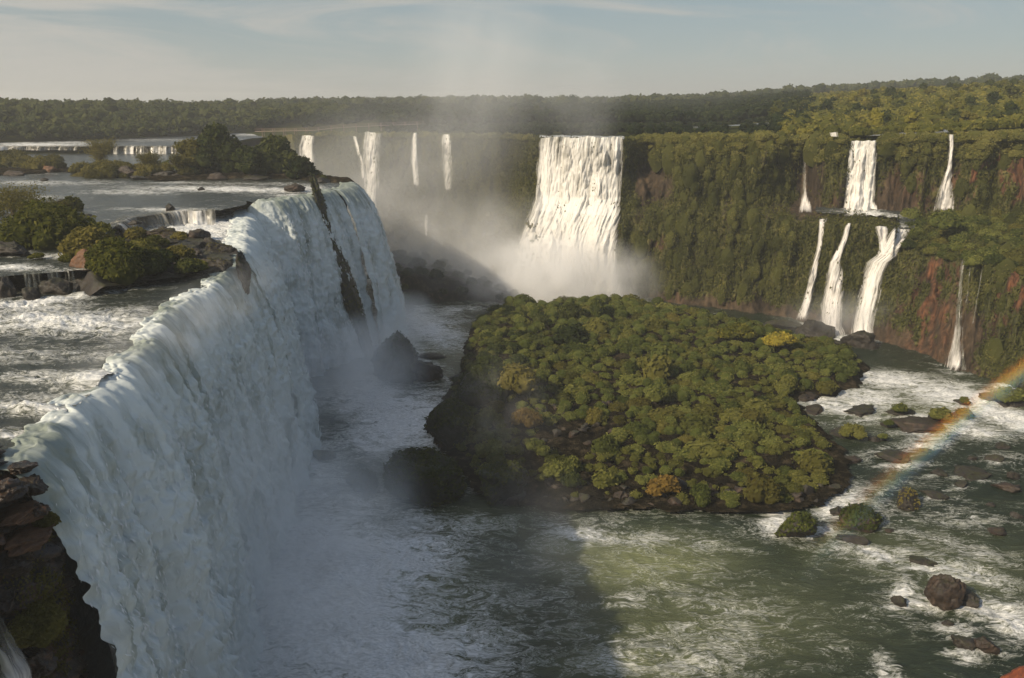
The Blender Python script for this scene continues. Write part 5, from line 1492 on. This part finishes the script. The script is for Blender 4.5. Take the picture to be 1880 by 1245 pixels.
# bushes of the left islet, close enough to show their leaves
def near_bush(label, px, py, z, w, hratio, mat, n, size, per, name='bush', group=None):
    p = G(px, py, z); r = w * p[1] / F / 2 * 1.03
    o = link(name, bush_mesh(name, mat, r, n, size, per, hratio, .66), None, p); o.rotation_euler = (0, 0, rng.uniform(0, 6)); tag(o, label, 'bush', group)
M['leaf_fresh'] = leaf_mat('fresh_foliage', (0.016, 0.021, 0.005), (0.070, 0.078, 0.017), (0.19, 0.175, 0.042), 0.8, 0.35)
near_bush('broad bushy clump in the middle of the left islet', 88, 452, ZB - .3, 160, .95, M['leaf_fresh'], 14, .34, 1500)
near_bush('leafy bush with hanging branches over the river in front of the left islet', 215, 505, ZB - 1.2, 120, 1.1, M['leaf_fresh'], 12, .30, 1500)
near_bush('spreading bush between the clump and the rock on the left islet', 165, 470, ZB - .4, 110, .8, M['leaf_olive'], 10, .30, 1200)
near_bush('small erect bush standing in the river behind the left islet', 132, 386, ZB, 40, 1.35, M['leaf_fresh'], 6, .28, 600)
near_bush('grassy green tuft at the right end of the left islet', 360, 497, ZA + .6, 44, .8, M['leaf_fresh'], 7, .22, 500)
near_bush('low mossy bush on the rock beside the recess lip', 330, 440, ZA + 2.4, 36, .6, M['leaf_olive'], 6, .13, 700)
for i, (px, py, w, m_) in enumerate(((262, 470, 70, 'leaf_fresh'), (300, 492, 74, 'leaf_shade'), (330, 478, 60, 'leaf_olive'), (345, 500, 56, 'leaf_shade'), (250, 440, 50, 'leaf_olive'), (185, 440, 70, 'leaf_fresh'), (235, 512, 60, 'leaf_shade'), (285, 452, 44, 'leaf_fresh'))):
    near_bush('low ragged bush crowded with others on the dark end of the left islet', px, py, ZA + .7, w, .7, M[m_], 8, .28, 900, group='low bushes of the left islet')
for i in range(16):
    px = rng.uniform(180, 400); py = rng.uniform(430, 505) + (px - 290) * .02
    rock('broken dark rock scattered through the shallows at the end of the left islet', px, py, ZA + .2, rng.uniform(18, 50), rng.uniform(10, 26), None, ('rock_dark', 'rock_brown')[i % 2], 300 + i, .8, .35, group='broken rocks of the left islet', sub=4)
near_bush('dark bush hiding the rock face of the left islet', 275, 500, ZA + 1.2, 90, .75, M['leaf_shade'], 9, .3, 1000)
near_bush('grass tuft beside the orange brown boulder', 122, 482, ZB - .3, 34, .6, M['leaf_fresh'], 5, .12, 600)
near_bush('small grass tuft in the shallow water left of the orange boulder', 70, 478, ZB - .3, 36, .5, M['leaf_fresh'], 5, .12, 600)
near_bush('low tuft under the hanging bush by the river', 200, 516, ZA + .8, 52, .8, M['leaf_fresh'], 6, .13, 900)
for i, (px, py, Y, w, lab) in enumerate(((88, 968, 55.0, 56, 'cushion of bright moss high on the dark buttress at lower left'), (72, 1165, 51.6, 120, 'large mossy cushion low on the dark buttress at lower left'))):
    p = D(px, py, Y); r = w * p[1] / F / 2
    o = link('moss', bush_mesh('moss', M['leaf_olive'], r, 7, .10, 2600, 1.2, .6), None, p); tag(o, lab, 'moss')
for i, (px, py, r, h, lab) in enumerate(((25, 400, 6.0, 6.2, 'tall feathery reed like bush at the left picture edge'), (75, 408, 4.5, 4.8, 'feathery light bush right of the reed like one'), (-20, 430, 5, 5.5, 'feathery bush half cut off by the left picture edge'), (110, 400, 2.6, 3, 'small feathery tuft beside the small erect bush'))):
    p = G(px, py, ZB - .3); o = link('shrub', feathery_mesh('shrub', M['leaf_olive'], r, h, 4200, .19, 30), None, p); tag(o, lab, 'shrub')

# ------------------------------------------------------------------ footbridge far away on the rim
def footbridge():
    m, N = newmat('bridge_concrete'); N.out(N.n('ShaderNodeBsdfPrincipled', {'Base Color': N.ramp(N.noise(N.n('ShaderNodeNewGeometry').outputs['Position'], 1.5, 4), [(.3, (.14, .10, .085)), (.7, (.24, .18, .15))]), 'Roughness': .85}).outputs[0])
    m2, N = newmat('bridge_steel'); N.out(N.n('ShaderNodeBsdfPrincipled', {'Base Color': (.14, .09, .07, 1), 'Roughness': .6}).outputs[0])
    ctr = [D(px, py, Y) for px, py, Y in ((470, 241, 430), (520, 240, 425), (575, 239, 420), (620, 234, 425), (700, 230, 432), (780, 227, 440))]
    L, q = resample(np.array(ctr), 2.0)
    t = np.gradient(L[:, :2], axis=0); t /= np.linalg.norm(t, axis=1)[:, None]; nn = np.stack([-t[:, 1], t[:, 0]], 1)
    def sweep(name, off, w, z0, z1, mat, par):
        a = np.column_stack([L[:, :2] + nn * (off - w), L[:, 2] + z0]); b = np.column_stack([L[:, :2] + nn * (off + w), L[:, 2] + z0])
        c = np.column_stack([L[:, :2] + nn * (off + w), L[:, 2] + z1]); d = np.column_stack([L[:, :2] + nn * (off - w), L[:, 2] + z1])
        v = np.stack([a, b, c, d], 1).reshape(-1, 3); i = np.arange(len(v)).reshape(-1, 4)
        f = np.concatenate([np.stack([i[:-1, k], i[1:, k], i[1:, (k + 1) % 4], i[:-1, (k + 1) % 4]], 1) for k in range(4)])
        return link(name, mesh_from(name, v, f, mat, False), par)
    r = empty('footbridge', (0, 0, 0)); tag(r, 'long low footbridge with railings on the rim at the far end of the gorge', 'footbridge')
    sweep('deck', 0, 1.0, -.25, 0, m, r)
    for s in (-1, 1):
        sweep('handrail', s * .98, .05, 1.05, 1.15, m2, r); sweep('handrail', s * .98, .035, .5, .57, m2, r)
    for i in range(2, len(L), 3):
        for s in (-1, 1):
            p = np.append(L[i, :2] + nn[i] * s * .8, L[i, 2])
            v = np.array([(x, y, z) for z in (-4, 1.15) for x, y in ((-.12, -.12), (.12, -.12), (.12, .12), (-.12, .12))]) + p
            f = np.array([(0, 1, 5, 4), (1, 2, 6, 5), (2, 3, 7, 6), (3, 0, 4, 7), (4, 5, 6, 7)])
            link('post', mesh_from('post', v, f, m2, False), r)
footbridge()

# ------------------------------------------------------------------ mist, air, rainbow
def mist(label, cen, rad, dens, scale=.09, color=(.92, .95, 1.0), soft=1.0, stretch=(1, 1, 1), thresh=.35, rz=0.0, aniso=0.0, rz_noise=True, contrast=.45):
    m = bpy.data.materials.new('mist'); m.use_nodes = True; N = NT(m.node_tree)
    tc = N.n('ShaderNodeTexCoord').outputs['Object']
    d = N.n('ShaderNodeVectorMath', {0: tc}, operation='LENGTH').outputs['Value']
    fall = N.math('POWER', N.rng(d, 1.0, 0.0, 0.0, 1.0, True), soft)
    p = N.n('ShaderNodeNewGeometry').outputs['Position']
    nz = N.noise(N.vmath('MULTIPLY', p, stretch), scale, 5, .6, .4)
    nz = N.rng(nz, thresh, thresh + contrast)
    den = N.math('MULTIPLY', N.math('MULTIPLY', fall, nz), dens)
    N.out(vol=N.n('ShaderNodeVolumeScatter', {'Color': C4(color), 'Density': den, 'Anisotropy': aniso}).outputs[0])
    v, f = ico(3)
    o = link('mist', mesh_from('mist', v * 1.02, f, m), None, cen)
    o.scale = rad; o.rotation_euler = (0, 0, rz)
    tag(o, label, 'mist', kind='stuff')
WH, CO = (.95, .96, .97), (.92, .98, 1.0)
mist('thick bluish spray boiling at the foot of the near waterfall', (-26, 104, 1), (15, 58, 17), .15, .10, CO, .8, thresh=.36, contrast=.35)
mist('light spray thrown up along the lip of the near waterfall', (-37.5, 96, 40.5), (5.5, 46, 5), .075, .22, WH, .9, thresh=.45, contrast=.3)
mist('fine spray hanging along the lower half of the near waterfall', (-33, 98, 15), (8, 48, 19), .07, .16, CO, .9, thresh=.34, stretch=(1, 1, .5))
mist('bluish spray cloud in the basin below the recess fall', (-36, 188, 5), (18, 32, 14), .14, .09, CO, .7, thresh=.30)
mist('spray where the edge on waterfall strikes the channel', (-32, 240, 3), (13, 22, 11), .20, .12, CO, .8, thresh=.3)
mist('thin veil of mist drifting over the left rocks of the island', (-3, 156, 8), (16, 34, 10), .024, .13, WH, .8, thresh=.46, stretch=(1, .5, 1.3))
mist('bright cloud of spray at the foot of the widest far waterfall', (16, 287, 6), (40, 17, 20), .28, .09, WH, .9, thresh=.26, contrast=.35)
mist('pale mist spreading left from the foot of the widest far waterfall', (-10, 302, 12), (50, 28, 28), .065, .06, WH, .9, thresh=.26)
mist('warm haze of spray filling the far corner of the gorge', (-50, 332, 28), (60, 32, 44), .042, .035, WH, .8, thresh=.24)
mist('faint column of mist rising above the rim into the sky', (-12, 318, 72), (34, 26, 48), .034, .03, WH, .9, thresh=.30, stretch=(1, 1, .6))
mist('smaller wisp of mist rising from the widest far waterfall', (24, 318, 66), (20, 16, 28), .030, .05, WH, .9, thresh=.32)
mist('added thin spray softening the shadow edge on the river before the island', (3, 112, 4), (15, 28, 7), .020, .12, WH, .8, thresh=.38, contrast=.3)  # added mist, blurs the edge of the cast shadow on the water
mist('light spray in front of the lower right falls', (97, 241, 5), (24, 9, 10), .08, .12, WH, .9, thresh=.3)

def outward(v, f):
    import bmesh
    bm = bmesh.new()
    vs = [bm.verts.new(q) for q in v]
    for q in f: bm.faces.new([vs[k] for k in q])
    bmesh.ops.recalc_face_normals(bm, faces=bm.faces)
    bm.verts.index_update()
    r = np.array([[q.index for q in t.verts] for t in bm.faces]); bm.free()
    return r

def rainbow():
    """band of sunlit droplets hanging in an arc, red outside and blue inside"""
    A = D(1420, 1120, 104.0); B = D(1740, 790, 140.0); C = D(1885, 676, 151.0)
    e1 = B - A; e2 = C - A
    nrm = np.cross(e1, e2); nrm /= np.linalg.norm(nrm)
    ux = e1 / np.linalg.norm(e1); uy = np.cross(nrm, ux)
    bx = np.linalg.norm(e1); cx, cyy = e2 @ ux, e2 @ uy
    k = ((cx - bx / 2) ** 2 + cyy ** 2 - (bx / 2) ** 2) / (2 * cyy)
    cen = A + ux * bx / 2 + uy * k
    R0 = float(np.linalg.norm(A - cen))
    ex = (A - cen) / R0; ez = np.cross(ex, nrm)
    if (B - cen) @ ez < 0: ez = -ez; nrm = -nrm
    th = lambda P: math.atan2((P - cen) @ ez, (P - cen) @ ex)
    tC = th(C); tB = th(B)
    W = 4.6
    m = bpy.data.materials.new('rainbow_mist'); m.use_nodes = True; N = NT(m.node_tree)
    tc = N.n('ShaderNodeTexCoord').outputs['Object']
    sx = N.n('ShaderNodeSeparateXYZ', {0: tc})
    rr = N.math('SQRT', N.math('ADD', N.math('POWER', sx.outputs[0], 2), N.math('POWER', sx.outputs[2], 2)))
    t = N.rng(rr, R0 - W, R0 + W)
    col = N.ramp(t, [(0.0, (.12, .10, .5)), (.25, (.08, .28, .8)), (.42, (.15, .6, .4)), (.55, (.8, .7, .10)), (.70, (1, .38, .05)), (1.0, (.75, .06, .03))])  # spectral light of the bow painted into the droplet colour
    prof = N.ramp(t, [(0, (0, 0, 0)), (.25, (.5,) * 3), (.6, (1,) * 3), (.8, (.8,) * 3), (1.0, (0, 0, 0))], 'EASE')
    dep = N.rng(N.math('ABSOLUTE', sx.outputs[1]), 0.5, 1.5, 1.0, 0.0)
    pz = N.n('ShaderNodeNewGeometry').outputs['Position']
    nz = N.rng(N.noise(pz, .06, 3), .3, .65, .4, 1.0)
    hz = N.n('ShaderNodeSeparateXYZ', {0: pz}).outputs[2]
    fade = N.math('MULTIPLY', N.rng(hz, 2.0, 9.5, .22, 1.0, True), N.rng(hz, 18.0, 30.0, 1.0, 0.1))
    den = N.math('MULTIPLY', N.math('MULTIPLY', N.math('MULTIPLY', prof, dep), N.math('MULTIPLY', nz, fade)), RB)
    N.out(vol=N.n('ShaderNodeVolumeScatter', {'Color': col, 'Density': den, 'Anisotropy': -.55}).outputs[0])
    a = np.linspace(-.12, tC * 1.3, 60)
    V = []
    for q in a:
        for (r, y) in ((R0 - W, -1.55), (R0 + W, -1.55), (R0 + W, 1.55), (R0 - W, 1.55)):
            V.append((r * math.cos(q), y, r * math.sin(q)))
    i = np.arange(len(V)).reshape(-1, 4)
    f = [np.concatenate([np.stack([i[:-1, k], i[:-1, (k + 1) % 4], i[1:, (k + 1) % 4], i[1:, k]], 1) for k in range(4)] + [i[:1, ::-1], i[-1:]])]
    f = [outward(np.array(V), f[0])]
    o = link('rainbow', mesh_from('rainbow', np.array(V), f, m, False))
    ey = np.cross(ez, ex)
    from mathutils import Matrix
    o.matrix_world = Matrix([[*map(float, (ex[r], ey[r], ez[r], cen[r]))] for r in range(3)] + [[0, 0, 0, 1]])
    tag(o, 'rainbow glowing in the spray over the right hand river', 'rainbow')
RB = .042
rainbow()

def haze():
    m = bpy.data.materials.new('air'); m.use_nodes = True; N = NT(m.node_tree)
    N.out(vol=N.n('ShaderNodeVolumePrincipled', {'Color': (.95, .95, .93, 1), 'Density': HAZE, 'Anisotropy': .2}).outputs[0])
    x0, x1, y0, y1, z0, z1 = -4200, 4200, -4200, 5200, -6, 128
    v = np.array([(x, y, z) for z in (z0, z1) for x, y in ((x0, y0), (x1, y0), (x1, y1), (x0, y1))], float)
    f = np.array([(0, 3, 2, 1), (4, 5, 6, 7), (0, 1, 5, 4), (1, 2, 6, 5), (2, 3, 7, 6), (3, 0, 4, 7)])
    o = link('haze', mesh_from('haze', v, f, m, False)); tag(o, 'thin warm haze in the air over the whole gorge', 'haze', kind='stuff')
HAZE = 0.00024
haze()

# ------------------------------------------------------------------ light, sky, camera
SUN_AZ, SUN_EL = math.radians(48 + 180), math.radians(31.8)      # compass direction of the sun, clockwise from +Y
to_sun = Vector((math.sin(SUN_AZ) * math.cos(SUN_EL), math.cos(SUN_AZ) * math.cos(SUN_EL), math.sin(SUN_EL)))
L = bpy.data.lights.new('sun', 'SUN'); L.energy = 5.0; L.angle = math.radians(0.9); L.color = (1.0, 0.85, 0.63)
so = bpy.data.objects.new('sun', L); COL.objects.link(so); so.rotation_euler = to_sun.to_track_quat('Z', 'Y').to_euler()
w = bpy.data.worlds.new('World'); scene.world = w; w.use_nodes = True
N = NT(w.node_tree)
sky = N.n('ShaderNodeTexSky', sky_type='NISHITA', sun_disc=False, sun_elevation=SUN_EL, sun_rotation=SUN_AZ, altitude=200.0, air_density=1.0, dust_density=1.0, ozone_density=1.0)
dirn = N.n('ShaderNodeTexCoord').outputs['Generated']
sp = N.n('ShaderNodeSeparateXYZ', {0: dirn})
az = N.math('ARCTAN2', sp.outputs[0], sp.outputs[1])
el = sp.outputs[2]
pl = N.n('ShaderNodeCombineXYZ', {0: N.math('MULTIPLY', az, 3.2), 1: N.math('MULTIPLY', N.math('ADD', el, N.math('MULTIPLY', az, .05)), 17.0), 2: 4.7}).outputs[0]
cn = N.noise(pl, 1.5, 9, .62, 1.0)
cn2 = N.noise(N.vmath('MULTIPLY', pl, (.4, .45, 1)), 1.0, 3, .5)
left = N.rng(az, -.5, .25, .085, -.03)
cm = N.rng(N.math('ADD', N.math('ADD', N.math('MULTIPLY', cn, .55), N.math('MULTIPLY', cn2, .45)), left), .45, .66, 0, .85, True)
cm = N.math('MAXIMUM', cm, N.rng(el, .06, .0, 0, .35))
skyc = N.n('ShaderNodeMix', data_type='RGBA')
band = N.ramp(N.rng(el, 0.0, .13), [(0, (2.55, 2.62, 2.5)), (.4, (2.15, 2.45, 2.48)), (1, (1.62, 2.08, 2.28))])
base = N.mix(N.rng(el, .12, .5, .85, 0.0, True), sky.outputs[0], band)
w.node_tree.links.new(cm, skyc.inputs[0]); w.node_tree.links.new(base, skyc.inputs[6]); skyc.inputs[7].default_value = (3.6, 3.48, 3.2, 1)
bg = N.n('ShaderNodeBackground', {0: skyc.outputs[2], 1: 0.130})
w.node_tree.links.new(bg.outputs[0], N.n('ShaderNodeOutputWorld').inputs[0])

cam = bpy.data.cameras.new('camera'); cam.sensor_width = 36.0; cam.lens = 36.0 * F / 1880.0; cam.clip_start = 0.5; cam.clip_end = 12000
co = bpy.data.objects.new('camera', cam); COL.objects.link(co); co.location = (0, 0, CAMZ); co.rotation_euler = (math.pi / 2 - PITCH, 0, 0)
scene.camera = co
scene.view_settings.view_transform = 'Standard'; scene.view_settings.look = 'None'; scene.view_settings.exposure = 0.18; scene.view_settings.gamma = 1.0
cy = scene.cycles
cy.use_denoising = True
try: cy.denoiser = 'OPENIMAGEDENOISE'
except Exception: pass
cy.max_bounces = 8; cy.diffuse_bounces = 2; cy.glossy_bounces = 2; cy.transmission_bounces = 2; cy.volume_bounces = 5; cy.transparent_max_bounces = 12
cy.caustics_reflective = False; cy.caustics_refractive = False
cy.volume_step_rate = 1.5; cy.volume_max_steps = 128
cy.use_adaptive_sampling = True; cy.adaptive_threshold = 0.02
